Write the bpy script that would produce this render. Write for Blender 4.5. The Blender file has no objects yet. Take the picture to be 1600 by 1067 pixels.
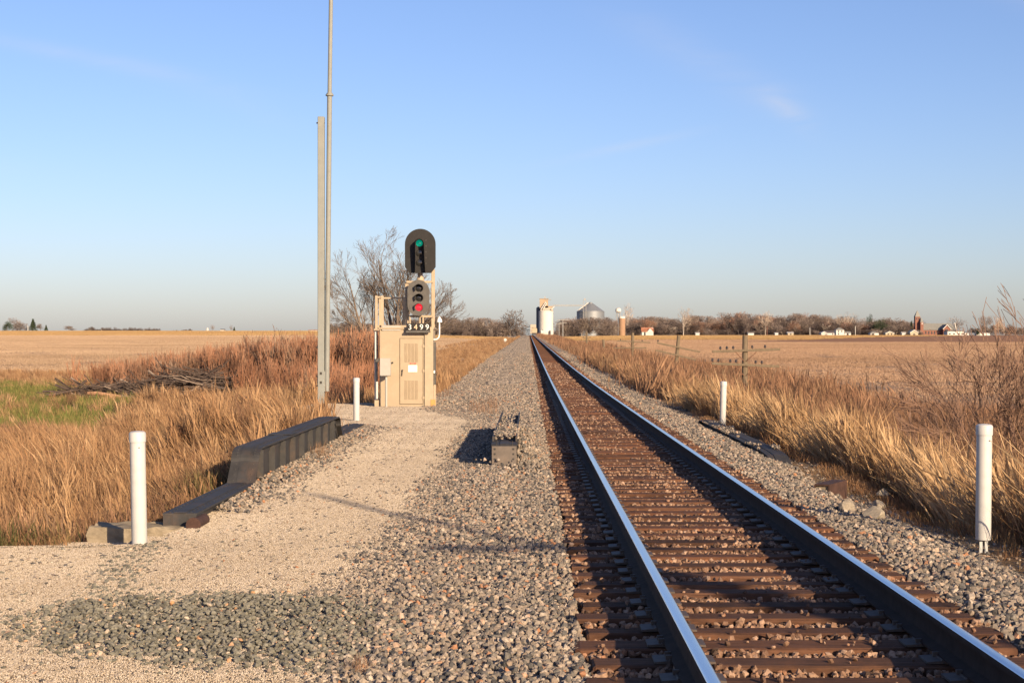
import bpy, bmesh, math, random
import numpy as np
from mathutils import Vector, Matrix

# ---------------------------------------------------------------- camera, sky, sun
S = bpy.context.scene
COL = S.collection
CAMZ = 1.585                       # metres above the near rail top
cam_d = bpy.data.cameras.new('camera')
cam = bpy.data.objects.new('camera', cam_d)
COL.objects.link(cam)
cam.location = (0, 0, CAMZ)
cam.rotation_euler = (math.radians(90), 0, 0)
cam_d.sensor_width = 36
cam_d.lens = 36 * 2500 / 1600
cam_d.shift_x = -26 / 1600
cam_d.clip_start = 0.1
cam_d.clip_end = 30000
S.camera = cam

SUN_EL = math.radians(17)
SHX, SHY = -0.50, 0.866            # horizontal direction the shadows fall
W = bpy.data.worlds.new('World')
S.world = W
W.use_nodes = True
nt = W.node_tree
for n in list(nt.nodes):
    nt.nodes.remove(n)
out = nt.nodes.new('ShaderNodeOutputWorld')
bg = nt.nodes.new('ShaderNodeBackground')
bg.inputs['Strength'].default_value = 0.085
sky = nt.nodes.new('ShaderNodeTexSky')
sky.sky_type = 'NISHITA'
sky.sun_disc = False
sky.sun_elevation = SUN_EL
sky.sun_rotation = math.atan2(-SHX, -SHY)
sky.altitude = 200
sky.air_density = 1.0
sky.dust_density = 0.9
sky.ozone_density = 4.0
# faint cirrus: a few wisps by direction, broken up by stretched noise
tc = nt.nodes.new('ShaderNodeTexCoord')
sep = nt.nodes.new('ShaderNodeSeparateXYZ')
nt.links.new(tc.outputs['Generated'], sep.inputs[0])
def wm(op, a, b=0.0):
    nd = nt.nodes.new('ShaderNodeMath')
    nd.operation = op
    for v, i in ((a, 0), (b, 1)):
        if hasattr(v, 'links'):
            nt.links.new(v, nd.inputs[i])
        else:
            nd.inputs[i].default_value = v
    return nd.outputs[0]
front = wm('GREATER_THAN', sep.outputs['Y'], 0.05)
ysafe = wm('MAXIMUM', sep.outputs['Y'], 0.05)
cu_, cv_ = wm('DIVIDE', sep.outputs['X'], ysafe), wm('DIVIDE', sep.outputs['Z'], ysafe)
comb = nt.nodes.new('ShaderNodeCombineXYZ')
nt.links.new(cu_, comb.inputs[0]); nt.links.new(cv_, comb.inputs[1])
mp = nt.nodes.new('ShaderNodeMapping')
mp.inputs['Rotation'].default_value = (0, 0, 0.3)
mp.inputs['Scale'].default_value = (9, 42, 1)
nt.links.new(comb.outputs[0], mp.inputs['Vector'])
nz = nt.nodes.new('ShaderNodeTexNoise')
nz.inputs['Scale'].default_value = 1.0
nz.inputs['Detail'].default_value = 8
nz.inputs['Roughness'].default_value = 0.6
nz.inputs['Distortion'].default_value = 0.8
nt.links.new(mp.outputs['Vector'], nz.inputs['Vector'])
total = 0.0
for (u0, v0, ang, la, lb, amt) in [(0.163, 0.143, -0.62, 0.020, 0.0065, 0.34), (0.115, 0.172, -0.47, 0.065, 0.012, 0.16), (0.058, 0.121, 0.21, 0.045, 0.003, 0.16),
                                   (-0.28, 0.178, -0.20, 0.09, 0.005, 0.16), (-0.20, 0.155, -0.33, 0.05, 0.008, 0.10), (0.36, 0.20, -0.3, 0.08, 0.01, 0.15), (-0.45, 0.12, -0.1, 0.1, 0.008, 0.15)]:
    du, dv = wm('SUBTRACT', cu_, u0), wm('SUBTRACT', cv_, v0)
    a_ = wm('ADD', wm('MULTIPLY', du, math.cos(ang) / la), wm('MULTIPLY', dv, math.sin(ang) / la))
    b_ = wm('ADD', wm('MULTIPLY', du, -math.sin(ang) / lb), wm('MULTIPLY', dv, math.cos(ang) / lb))
    q_ = wm('ADD', wm('MULTIPLY', a_, a_), wm('MULTIPLY', b_, b_))
    g_ = wm('MULTIPLY', wm('EXPONENT', wm('MULTIPLY', q_, -1.0)), amt)
    total = wm('ADD', g_, total)
nn_ = wm('MULTIPLY', wm('SUBTRACT', nz.outputs['Fac'], 0.25), 2.2)
nn_ = wm('MAXIMUM', nn_, 0.0)
cfac = wm('MULTIPLY', wm('MULTIPLY', total, nn_), front)
cfac = wm('MINIMUM', cfac, 0.6)
mx = nt.nodes.new('ShaderNodeMix')
mx.data_type = 'RGBA'
mx.inputs[7].default_value = (5.6, 5.2, 5.2, 1)
nt.links.new(cfac, mx.inputs[0])
tint = nt.nodes.new('ShaderNodeMix')          # white balance of the sky
tint.data_type = 'RGBA'
tint.blend_type = 'MULTIPLY'
tint.inputs[0].default_value = 1
tint.inputs[7].default_value = (1.09, 0.955, 1.07, 1)
nt.links.new(sky.outputs['Color'], tint.inputs[6])
nt.links.new(tint.outputs[2], mx.inputs[6])
nt.links.new(mx.outputs[2], bg.inputs['Color'])
nt.links.new(bg.outputs['Background'], out.inputs['Surface'])

sun_d = bpy.data.lights.new('sun', 'SUN')
sun_d.energy = 5.0
sun_d.angle = math.radians(0.53)
sun_d.color = (1.0, 0.78, 0.53)
sun = bpy.data.objects.new('sun', sun_d)
COL.objects.link(sun)
ce = math.cos(SUN_EL)
sun.rotation_euler = Vector((SHX * ce, SHY * ce, -math.sin(SUN_EL))).to_track_quat('-Z', 'Y').to_euler()
sun.location = (30, -60, 40)

S.view_settings.view_transform = 'Standard'
S.view_settings.look = 'None'
S.view_settings.exposure = 0.8
S.view_settings.gamma = 1
S.render.resolution_x, S.render.resolution_y = 1024, 682

rng = np.random.default_rng(7)
random.seed(7)
R = math.radians

# ---------------------------------------------------------------- helpers
def hexlin(r, g, b):
    f = lambda c: (c / 255 / 12.92) if c / 255 <= 0.04045 else ((c / 255 + 0.055) / 1.055) ** 2.4
    return (f(r), f(g), f(b), 1)

class NT:
    """tiny node-tree writer"""
    def __init__(s, mat):
        mat.use_nodes = True
        s.t = mat.node_tree
        s.b = s.t.nodes['Principled BSDF']
        s.o = s.t.nodes['Material Output']
    def n(s, typ, **kw):
        nd = s.t.nodes.new(typ)
        for k, v in kw.items():
            if k in nd.inputs:
                nd.inputs[k].default_value = v
            else:
                setattr(nd, k, v)
        return nd
    def l(s, a, b):
        s.t.links.new(a, b)
    def coords(s, scale=(1, 1, 1), kind='Object'):
        t = s.n('ShaderNodeTexCoord')
        m = s.n('ShaderNodeMapping')
        m.inputs['Scale'].default_value = scale
        s.l(t.outputs[kind], m.inputs['Vector'])
        return m.outputs['Vector']
    def noise(s, vec, scale, detail=5, rough=0.6, dist=0):
        nd = s.n('ShaderNodeTexNoise', Scale=scale, Detail=detail, Roughness=rough, Distortion=dist)
        s.l(vec, nd.inputs['Vector'])
        return nd.outputs['Fac']
    def ramp(s, fac, stops):
        nd = s.n('ShaderNodeValToRGB')
        cr = nd.color_ramp
        while len(cr.elements) < len(stops):
            cr.elements.new(0.5)
        for e, (p, c) in zip(cr.elements, stops):
            e.position = p
            e.color = c if len(c) == 4 else (*c, 1)
        s.l(fac, nd.inputs['Fac'])
        return nd.outputs['Color']
    def mix(s, fac, a, b, blend='MIX'):
        nd = s.n('ShaderNodeMix', data_type='RGBA', blend_type=blend)
        for v, i in ((fac, 0), (a, 6), (b, 7)):
            if hasattr(v, 'links'):
                s.l(v, nd.inputs[i])
            else:
                nd.inputs[i].default_value = v if i == 0 else (v if len(v) == 4 else (*v, 1))
        return nd.outputs[2]
    def math(s, op, a, b=0.0):
        nd = s.n('ShaderNodeMath', operation=op)
        for v, i in ((a, 0), (b, 1)):
            if hasattr(v, 'links'):
                s.l(v, nd.inputs[i])
            else:
                nd.inputs[i].default_value = v
        return nd.outputs[0]
    def attr(s, name, kind='GEOMETRY'):
        nd = s.n('ShaderNodeAttribute', attribute_name=name, attribute_type=kind)
        return nd.outputs['Fac']
    def bump(s, h, strength=0.4, dist=0.02):
        nd = s.n('ShaderNodeBump', Strength=strength, Distance=dist)
        s.l(h, nd.inputs['Height'])
        s.l(nd.outputs['Normal'], s.b.inputs['Normal'])
    def set(s, color=None, rough=None, metal=None, spec=None):
        for v, k in ((color, 'Base Color'), (rough, 'Roughness'), (metal, 'Metallic'), (spec, 'Specular IOR Level')):
            if v is None:
                continue
            if hasattr(v, 'links'):
                s.l(v, s.b.inputs[k])
            else:
                s.b.inputs[k].default_value = v if not isinstance(v, tuple) or len(v) == 4 else (*v, 1)

def mat(name, color, rough=0.75, var=0.18, scale=6.0, metal=0.0, spec=0.3, bump=0.0, stretch=(1, 1, 1), objvar=0.0, dirt=None, dirt_amt=0.4):
    m = bpy.data.materials.new(name)
    t = NT(m)
    v = t.coords(stretch)
    f = t.noise(v, scale, 6, 0.65)
    c = (*color[:3], 1)
    lo = tuple(x * (1 - var) for x in color[:3])
    hi = tuple(min(1, x * (1 + var)) for x in color[:3])
    o = t.ramp(f, [(0.3, lo), (0.7, hi)])
    if dirt:
        f2 = t.noise(v, scale * 0.45, 8, 0.7, 0.4)
        o = t.mix(t.ramp(f2, [(0.52, (0, 0, 0)), (0.75, (dirt_amt,) * 3)]), o, dirt)
    if objvar:
        oi = t.n('ShaderNodeObjectInfo')
        k = t.ramp(oi.outputs['Random'], [(0, (1 - objvar,) * 3), (1, (1 + objvar,) * 3)])
        o = t.mix(1.0, o, k, 'MULTIPLY')
    t.set(o, rough, metal, spec)
    if bump:
        t.bump(f, bump, 0.01)
    return m

def randmat(name, stops, rough=0.85, spec=0.2, noise_scale=20, amt=0.35, trans=0.0):
    """colour picked at random for each instance, plus fine mottling"""
    m = bpy.data.materials.new(name)
    t = NT(m)
    oi = t.n('ShaderNodeObjectInfo')
    c = t.ramp(oi.outputs['Random'], stops)
    f = t.noise(t.coords(), noise_scale, 4, 0.7)
    k = t.ramp(f, [(0.3, (1 - amt,) * 3), (0.7, (1 + amt,) * 3)])
    t.set(t.mix(1.0, c, k, 'MULTIPLY'), rough, 0.0, spec)
    return m

def ob(name, mesh, material=None, parent=None, loc=None, **props):
    o = bpy.data.objects.new(name, mesh)
    COL.objects.link(o)
    if material is not None:
        if isinstance(material, (list, tuple)):
            if not mesh.materials:
                for m in material:
                    mesh.materials.append(m)
        elif mesh is not None and not mesh.materials:
            mesh.materials.append(material)
    if parent:
        o.parent = parent
    if loc:
        o.location = loc
    for k, v in props.items():
        o[k] = v
    return o

def thing(name, label, cat, loc=(0, 0, 0), group=None, rotz=0):
    o = bpy.data.objects.new(name, None)
    COL.objects.link(o)
    o.location = loc
    o.rotation_euler = (0, 0, rotz)
    o.empty_display_size = 0.2
    o['label'] = label
    o['category'] = cat
    if group:
        o['group'] = group
    return o

class MB:
    """collects simple shapes into one mesh"""
    def __init__(s):
        s.v, s.f, s.m = [], [], []
    def add(s, vs, fs, mi=0):
        b = len(s.v)
        s.v += [tuple(p) for p in vs]
        s.f += [tuple(b + i for i in f) for f in fs]
        s.m += [mi] * len(fs)
        return s
    def box(s, c, d, mi=0, rot=None):
        hx, hy, hz = d[0] / 2, d[1] / 2, d[2] / 2
        p = [Vector((x, y, z)) for x in (-hx, hx) for y in (-hy, hy) for z in (-hz, hz)]
        if rot is not None:
            p = [rot @ q for q in p]
        p = [(q.x + c[0], q.y + c[1], q.z + c[2]) for q in p]
        return s.add(p, [(0, 1, 3, 2), (4, 6, 7, 5), (0, 4, 5, 1), (2, 3, 7, 6), (0, 2, 6, 4), (1, 5, 7, 3)], mi)
    def box2(s, x0, x1, y0, y1, z0, z1, mi=0):
        return s.box(((x0 + x1) / 2, (y0 + y1) / 2, (z0 + z1) / 2), (x1 - x0, y1 - y0, z1 - z0), mi)
    def tube(s, pts, rads, n=8, cap=True, mi=0):
        pts = [Vector(p) for p in pts]
        b = len(s.v)
        up = None
        for i, p in enumerate(pts):
            d = (pts[min(i + 1, len(pts) - 1)] - pts[max(i - 1, 0)]).normalized()
            if up is None:
                up = Vector((0, 0, 1)) if abs(d.z) < 0.9 else Vector((1, 0, 0))
            a = d.cross(up).normalized()
            u = a.cross(d).normalized()
            up = u
            r = rads[i] if isinstance(rads, (list, tuple)) else rads
            for k in range(n):
                t = 2 * math.pi * k / n
                q = p + (a * math.cos(t) + u * math.sin(t)) * r
                s.v.append(tuple(q))
        for i in range(len(pts) - 1):
            for k in range(n):
                k2 = (k + 1) % n
                s.f.append((b + i * n + k, b + i * n + k2, b + (i + 1) * n + k2, b + (i + 1) * n + k))
                s.m.append(mi)
        if cap:
            s.f.append(tuple(b + k for k in range(n))[::-1])
            s.f.append(tuple(b + (len(pts) - 1) * n + k for k in range(n)))
            s.m += [mi, mi]
        return s
    def lathe(s, prof, c=(0, 0, 0), n=16, mi=0):
        b = len(s.v)
        for r, z in prof:
            for k in range(n):
                t = 2 * math.pi * k / n
                s.v.append((c[0] + r * math.cos(t), c[1] + r * math.sin(t), c[2] + z))
        for i in range(len(prof) - 1):
            for k in range(n):
                k2 = (k + 1) % n
                s.f.append((b + i * n + k, b + i * n + k2, b + (i + 1) * n + k2, b + (i + 1) * n + k))
                s.m.append(mi)
        s.f.append(tuple(b + k for k in range(n))[::-1])
        s.f.append(tuple(b + (len(prof) - 1) * n + k for k in range(n)))
        s.m += [mi, mi]
        return s
    def prism(s, poly, axis, a0, a1, mi=0):
        """extrude a 2D polygon along axis 'x','y' or 'z'"""
        def P(u, v, w):
            return {'x': (w, u, v), 'y': (u, w, v), 'z': (u, v, w)}[axis]
        n = len(poly)
        vs = [P(u, v, a0) for u, v in poly] + [P(u, v, a1) for u, v in poly]
        fs = [(i, (i + 1) % n, n + (i + 1) % n, n + i) for i in range(n)]
        fs += [tuple(range(n))[::-1], tuple(range(n, 2 * n))]
        return s.add(vs, fs, mi)
    def mesh(s, name, smooth=False, bevel=0.0):
        me = bpy.data.meshes.new(name)
        me.from_pydata(s.v, [], s.f)
        me.polygons.foreach_set('material_index', s.m)
        bm = bmesh.new()
        bm.from_mesh(me)
        bmesh.ops.recalc_face_normals(bm, faces=bm.faces)
        if bevel:
            bmesh.ops.bevel(bm, geom=list(bm.edges), offset=bevel, segments=1, affect='EDGES')
        bm.to_mesh(me)
        bm.free()
        if smooth:
            me.polygons.foreach_set('use_smooth', [True] * len(me.polygons))
            me.set_sharp_from_angle(angle=R(40))
        me.update()
        return me
    def build(s, name, material, parent=None, smooth=False, bevel=0.0, loc=None, **props):
        return ob(name, s.mesh(name, smooth, bevel), material, parent, loc, **props)

def fast_mesh(name, v, quads=None, tris=None, smooth=False):
    me = bpy.data.meshes.new(name)
    v = np.asarray(v, dtype=np.float32)
    me.vertices.add(len(v))
    me.vertices.foreach_set('co', v.ravel())
    loops, starts = [], []
    n = 0
    if quads is not None and len(quads):
        q = np.asarray(quads, dtype=np.int32)
        loops.append(q.ravel()); starts.append(np.arange(len(q)) * 4); n = len(q) * 4
    if tris is not None and len(tris):
        t = np.asarray(tris, dtype=np.int32)
        loops.append(t.ravel()); starts.append(n + np.arange(len(t)) * 3)
    L = np.concatenate(loops).astype(np.int32)
    st = np.concatenate(starts).astype(np.int32)
    me.loops.add(len(L))
    me.loops.foreach_set('vertex_index', L)
    me.polygons.add(len(st))
    me.polygons.foreach_set('loop_start', st)
    if smooth:
        me.polygons.foreach_set('use_smooth', np.ones(len(st), dtype=bool))
    me.update(calc_edges=True)
    me.validate()
    return me

_gn = {}
def scatter(name, pts, rots, scl, variants, label, cat, idx=None, parent=None):
    """stuff: instances of the variant meshes on computed points"""
    pts = np.asarray(pts, dtype=np.float32)
    me = bpy.data.meshes.new(name)
    me.vertices.add(len(pts))
    me.vertices.foreach_set('co', pts.ravel())
    a = me.attributes.new('rot', 'FLOAT_VECTOR', 'POINT')
    a.data.foreach_set('vector', np.asarray(rots, dtype=np.float32).ravel())
    scl = np.asarray(scl, dtype=np.float32)
    if scl.ndim == 1:
        scl = np.repeat(scl[:, None], 3, 1)
    a = me.attributes.new('scl', 'FLOAT_VECTOR', 'POINT')
    a.data.foreach_set('vector', scl.ravel())
    if idx is None:
        idx = rng.integers(0, len(variants), len(pts))
    a = me.attributes.new('pick', 'INT', 'POINT')
    a.data.foreach_set('value', np.asarray(idx, dtype=np.int32))
    c = bpy.data.collections.new(name + '_pieces')
    for i, vm in enumerate(variants):
        o = bpy.data.objects.new('%s_piece_%02d' % (name, i), vm)
        c.objects.link(o)
    g = bpy.data.node_groups.new(name + '_scatter', 'GeometryNodeTree')
    g.interface.new_socket('Geometry', in_out='INPUT', socket_type='NodeSocketGeometry')
    g.interface.new_socket('Geometry', in_out='OUTPUT', socket_type='NodeSocketGeometry')
    N = g.nodes
    gi, go = N.new('NodeGroupInput'), N.new('NodeGroupOutput')
    ci = N.new('GeometryNodeCollectionInfo')
    ci.inputs['Collection'].default_value = c
    ci.inputs['Separate Children'].default_value = True
    ci.inputs['Reset Children'].default_value = True
    ip = N.new('GeometryNodeInstanceOnPoints')
    ip.inputs['Pick Instance'].default_value = True
    def na(nm, dt):
        nd = N.new('GeometryNodeInputNamedAttribute')
        nd.data_type = dt
        nd.inputs['Name'].default_value = nm
        return nd.outputs['Attribute']
    e2r = N.new('FunctionNodeEulerToRotation')
    L = g.links.new
    L(gi.outputs[0], ip.inputs['Points'])
    L(ci.outputs[0], ip.inputs['Instance'])
    L(na('pick', 'INT'), ip.inputs['Instance Index'])
    L(na('rot', 'FLOAT_VECTOR'), e2r.inputs[0])
    L(e2r.outputs[0], ip.inputs['Rotation'])
    L(na('scl', 'FLOAT_VECTOR'), ip.inputs['Scale'])
    L(ip.outputs[0], go.inputs[0])
    o = bpy.data.objects.new(name, me)
    COL.objects.link(o)
    md = o.modifiers.new('scatter', 'NODES')
    md.node_group = g
    o['kind'] = 'stuff'
    if parent:
        o.parent = parent
    else:
        o['label'] = label
        o['category'] = cat
    return o

def sstep(a, b, x):
    t = np.clip((np.asarray(x, float) - a) / (b - a), 0, 1)
    return t * t * (3 - 2 * t)

def vnoise(x, y, seed=0):
    """smooth value noise in [0,1]"""
    x = np.asarray(x, float); y = np.asarray(y, float)
    xi, yi = np.floor(x).astype(np.int64), np.floor(y).astype(np.int64)
    fx, fy = x - xi, y - yi
    fx, fy = fx * fx * (3 - 2 * fx), fy * fy * (3 - 2 * fy)
    def h(a, b):
        n = (a * 374761393 + b * 668265263 + seed * 974634777) & 0xffffffff
        n = ((n ^ (n >> 13)) * 1274126177) & 0xffffffff
        return ((n ^ (n >> 16)) & 0xffff) / 65535.0
    return (h(xi, yi) * (1 - fx) + h(xi + 1, yi) * fx) * (1 - fy) + (h(xi, yi + 1) * (1 - fx) + h(xi + 1, yi + 1) * fx) * fy

def fbm(x, y, seed=0, oct=3):
    s, a, t = 0, 1, 0
    for k in range(oct):
        s = s + a * vnoise(np.asarray(x) * 2 ** k, np.asarray(y) * 2 ** k, seed + k)
        t += a
        a *= 0.5
    return s / t

# pixel of the 1600 x 1067 photograph at depth Y -> world X, Z
def px(x, Y):
    return (x - 826) / 2500 * Y
def pz(y, Y):
    return CAMZ - (y - 533.5) / 2500 * Y

# ---------------------------------------------------------------- terrain
GRADE = 0.0063
def ramp_up(y, yc):
    y = np.asarray(y, float)
    up = 14 * np.log1p(np.exp(np.clip((y - 60) / 14, -30, 30)))
    up = np.where((y - 60) / 14 > 29, y - 60, up)
    lim = yc - 60
    k = 60.0
    z = np.clip((lim - up) / k, -30, 30)
    return lim - k * np.where(z > 29, (lim - up) / k, np.log1p(np.exp(z)))
def track_z(y):
    return GRADE * ramp_up(y, 1010)
LOW = -1.4
def path_left(y):
    y = np.asarray(y, float)
    v = -24 + 20.45 * sstep(14.2, 16.0, y)
    v = v - 2.9 * sstep(32.2, 34.5, y) + 3.4 * sstep(46.5, 50, y)
    return v
def pad_loc(x, y):
    """surface of the gravel pad and path"""
    base = -0.27 + 0.09 * sstep(16, 22, y) - 0.10 * sstep(30, 38, y) - 0.05 * sstep(46, 60, y)
    base = base - 0.13 * sstep(14.3, 15.2, y) * (1 - sstep(17, 20, y)) * (1 - sstep(-3.75, -3.35, x))
    return base + 0.03 * (fbm(np.asarray(x) * 0.5, np.asarray(y) * 0.35, 3) - 0.5)
def pad_z(x, y):
    return pad_loc(x, y) + track_z(y)
def ground_z(x, y):
    x = np.asarray(x, float); y = np.asarray(y, float)
    a = x / np.maximum(y, 20)
    sl = GRADE + 0.0027 * sstep(0.0, 0.13, -a) + 0.0009 * sstep(0.0, 0.08, a)
    yc = 1010 + 500 * sstep(0.03, 0.12, -a) + 120 * sstep(0.05, 0.25, a)
    base = sl * ramp_up(y, yc)
    tz = track_z(y)
    # left side
    pl = path_left(y)
    tl = sstep(0.0, 1.0, (pl - x) / (2.4 + 1.2 * sstep(40, 80, y)))
    near = pad_loc(x, y) - 0.03
    lowl = LOW + 0.22 * (fbm(x * 0.16, y * 0.16, 11) - 0.5)
    left = near * (1 - tl) + lowl * tl
    # right side
    tr = sstep(4.3, 7.8, x + 0.25 * np.sin(y * 0.7))
    wash = 0.12 * sstep(3.3, 4.4, x) * sstep(16, 19, y) * (1 - sstep(23.5, 26.5, y))
    lowr = -1.75 + 0.35 * sstep(9, 14, x) + 0.2 * (fbm(x * 0.2, y * 0.2, 17) - 0.5)
    right = (-0.40 - wash) * (1 - tr) + lowr * tr
    loc = np.where(x < 1.6, left, right)
    # bed under the ballast stays down
    bed = sstep(-1.5, -0.6, x) * (1 - sstep(3.4, 4.2, x))
    loc = loc * (1 - bed) + (-0.46) * bed
    w = sstep(6, 40, np.abs(x - 1.6))
    rise = tz * (1 - w) + base * w
    # beyond the near part the field meets the track gradually
    return loc + rise

def axis_pts(lo, hi, step, far_lo, far_hi, grow=1.09):
    mid = list(np.arange(lo, hi + 1e-6, step))
    s, v, r = step, mid[-1], []
    while v < far_hi:
        s *= grow
        v += s
        r.append(v)
    s, v, l = step, mid[0], []
    while v > far_lo:
        s *= grow
        v -= s
        l.append(v)
    return np.array(l[::-1] + mid + r)

def grid_mesh(name, xs, ys, zf, keep=None, smooth=True):
    X, Y = np.meshgrid(xs, ys)
    Z = zf(X, Y)
    v = np.stack([X.ravel(), Y.ravel(), Z.ravel()], 1)
    nx, ny = len(xs), len(ys)
    i = np.arange(ny - 1)[:, None] * nx + np.arange(nx - 1)[None, :]
    q = np.stack([i, i + 1, i + nx + 1, i + nx], -1).reshape(-1, 4)
    if keep is not None:
        c = v[q].mean(1)
        q = q[keep(c[:, 0], c[:, 1])]
        used = np.unique(q)
        mp = -np.ones(len(v), int)
        mp[used] = np.arange(len(used))
        v, q = v[used], mp[q]
    return fast_mesh(name, v, quads=q, smooth=smooth), v

def add_attr(me, name, val):
    a = me.attributes.new(name, 'FLOAT', 'POINT')
    a.data.foreach_set('value', np.asarray(val, dtype=np.float32))

xs = axis_pts(-9, 10, 0.25, -3500, 3500, 1.06)
ys = axis_pts(2, 60, 0.3, -60, 9000, 1.035)
gm, gv = grid_mesh('ground', xs, ys, ground_z)
gx, gy = gv[:, 0], gv[:, 1]
ga = gx / np.maximum(gy, 1)
def field_edge(x, y):
    """1 inside the harvested fields"""
    l = sstep(120, 138, y + 14 * (fbm(x * 0.03, y * 0.03, 5) - 0.5)) * sstep(4.5, 7.5, -x - 0.004 * y)
    l = np.maximum(l, sstep(98, 108, y) * sstep(20, 30, -x))
    r = sstep(13.0, 16.5, x + 2.0 * (fbm(x * 0.05, y * 0.05, 8) - 0.5))
    return np.where(x < 0, l, r)
add_attr(gm, 'm_field', field_edge(gx, gy))
goldl = sstep(655, 690, gy) * (gx < 0)
goldr = sstep(540, 580, gy + 60 * (vnoise(ga * 14, gy * 0.01, 4) - 0.5)) * (gx > 0) * (1 - sstep(975, 990, gy))
add_attr(gm, 'm_gold', np.clip(goldl + goldr, 0, 1))
up = np.interp(ga, [0.10, 0.14, 0.17, 0.23, 0.29, 0.6], [430, 500, 570, 850, 1100, 1200])
lo = np.interp(ga, [0.10, 0.14, 0.20, 0.32], [430, 455, 450, 440])
add_attr(gm, 'm_plow', sstep(0, 14, gy - lo) * sstep(0, 16, up - gy) * (gx > 0))
gr = sstep(38, 46, gy) * (1 - sstep(92, 112, gy + 16 * (fbm(gx * .08, gy * .08, 23) - .5))) * sstep(-0.245, -0.225, -(ga + 0.47) + 0.04 * (fbm(gx * .1, gy * .1, 21) - .5))
gr = np.maximum(gr, (vnoise(gx * 0.05, gy * 0.02, 31) > 0.72) * (gx < -4) * (gy > 110) * (gy < 420) * (gx > -26) * 0.8)
gr = np.maximum(gr, sstep(935, 960, gy) * (1 - sstep(1040, 1060, gy)) * sstep(0, 8, gx) * (1 - sstep(70, 90, gx)) * 0.9)
add_attr(gm, 'm_green', gr)
m = bpy.data.materials.new('ground')
t = NT(m)
vo = t.coords()
bank = t.ramp(t.noise(vo, 1.3, 8, 0.7), [(0.3, (0.16, 0.10, 0.055)), (0.55, (0.26, 0.17, 0.09)), (0.75, (0.33, 0.23, 0.12))])
vrow = t.coords((0.035, 0.9, 1))
rows = t.noise(vrow, 1.0, 6, 0.7)
vbig = t.coords((0.004, 0.016, 1))
big = t.noise(vbig, 1.0, 4, 0.6)
stub = t.ramp(rows, [(0.28, (0.20, 0.135, 0.085)), (0.5, (0.31, 0.215, 0.14)), (0.72, (0.42, 0.30, 0.195))])
stub = t.mix(t.ramp(big, [(0.35, (0, 0, 0)), (0.65, (0.6, 0.6, 0.6))]), stub, (0.27, 0.18, 0.115))
stub = t.mix(t.ramp(t.noise(vo, 6.0, 5, 0.8), [(0.4, (0, 0, 0)), (0.62, (0.35,) * 3)]), stub, (0.13, 0.085, 0.055))
gold = t.ramp(rows, [(0.3, (0.38, 0.235, 0.085)), (0.7, (0.52, 0.34, 0.13))])
plow = t.ramp(rows, [(0.3, (0.26, 0.135, 0.072)), (0.7, (0.36, 0.195, 0.105))])
grn = t.ramp(t.noise(vo, 0.35, 8, 0.7), [(0.3, (0.11, 0.12, 0.035)), (0.5, (0.19, 0.165, 0.06)), (0.7, (0.32, 0.21, 0.09))])
c = t.mix(t.attr('m_field'), bank, stub)
c = t.mix(t.attr('m_gold'), c, gold)
c = t.mix(t.attr('m_plow'), c, plow)
c = t.mix(t.attr('m_green'), c, grn)
t.set(c, 0.95, 0, 0.1)
t.bump(t.noise(vo, 9.0, 6, 0.8), 0.6, 0.08)
ob('ground', gm, m, kind='structure')

# ---------------------------------------------------------------- stone meshes
def stone_mesh(name, seed, flat=0.75, sub=1, cuts=5):
    r = random.Random(seed)
    bm = bmesh.new()
    bmesh.ops.create_icosphere(bm, subdivisions=sub, radius=0.5)
    for _ in range(cuts):       # planar facets, as on crushed rock
        n = Vector((r.gauss(0, 1), r.gauss(0, 1), r.gauss(0, 1))).normalized()
        d = r.uniform(0.24, 0.36)
        for v in bm.verts:
            k = v.co.dot(n)
            if k > d:
                v.co -= n * (k - d)
    sx, sy, sz = r.uniform(0.85, 1.25), r.uniform(0.75, 1.0), r.uniform(flat * 0.8, flat * 1.1)
    for v in bm.verts:
        v.co += Vector((r.uniform(-1, 1), r.uniform(-1, 1), r.uniform(-1, 1))) * 0.035
        v.co = Vector((v.co.x * sx, v.co.y * sy, v.co.z * sz)) * 1.15
    me = bpy.data.meshes.new(name)
    bm.to_mesh(me)
    bm.free()
    return me

def with_mat(meshes, m):
    res = []
    for me in meshes:
        c = me.copy()
        c.materials.clear()
        c.materials.append(m)
        res.append(c)
    return res

STONES = [stone_mesh('stone_%d' % i, 100 + i) for i in range(9)]
CHIPS = [stone_mesh('chip_%d' % i, 300 + i, 0.45) for i in range(6)]
M_BALLAST = randmat('ballast_stone', [(0.0, (0.05, 0.047, 0.045)), (0.16, (0.12, 0.11, 0.098)), (0.32, (0.27, 0.205, 0.148)), (0.46, (0.13, 0.118, 0.10)),
                                     (0.64, (0.345, 0.27, 0.20)), (0.8, (0.18, 0.15, 0.122)), (0.93, (0.42, 0.345, 0.265)), (0.985, (0.32, 0.16, 0.085))], noise_scale=3)
M_CRIB = randmat('rusty_crib_stone', [(0.0, (0.06, 0.038, 0.028)), (0.3, (0.16, 0.09, 0.056)), (0.6, (0.25, 0.15, 0.095)), (0.85, (0.36, 0.24, 0.165)), (1.0, (0.24, 0.11, 0.055))], noise_scale=3)
M_GREY = randmat('grey_stone', [(0.0, (0.09, 0.084, 0.066)), (0.35, (0.155, 0.143, 0.108)), (0.7, (0.205, 0.188, 0.145)), (0.93, (0.145, 0.136, 0.112)), (0.975, (0.48, 0.38, 0.28)), (1.0, (0.42, 0.22, 0.10))], noise_scale=3)
M_PALE = randmat('pale_gravel', [(0.0, (0.40, 0.31, 0.21)), (0.4, (0.54, 0.43, 0.30)), (0.8, (0.64, 0.53, 0.39)), (0.93, (0.52, 0.39, 0.25)), (1.0, (0.20, 0.15, 0.11))], noise_scale=3)
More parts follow.
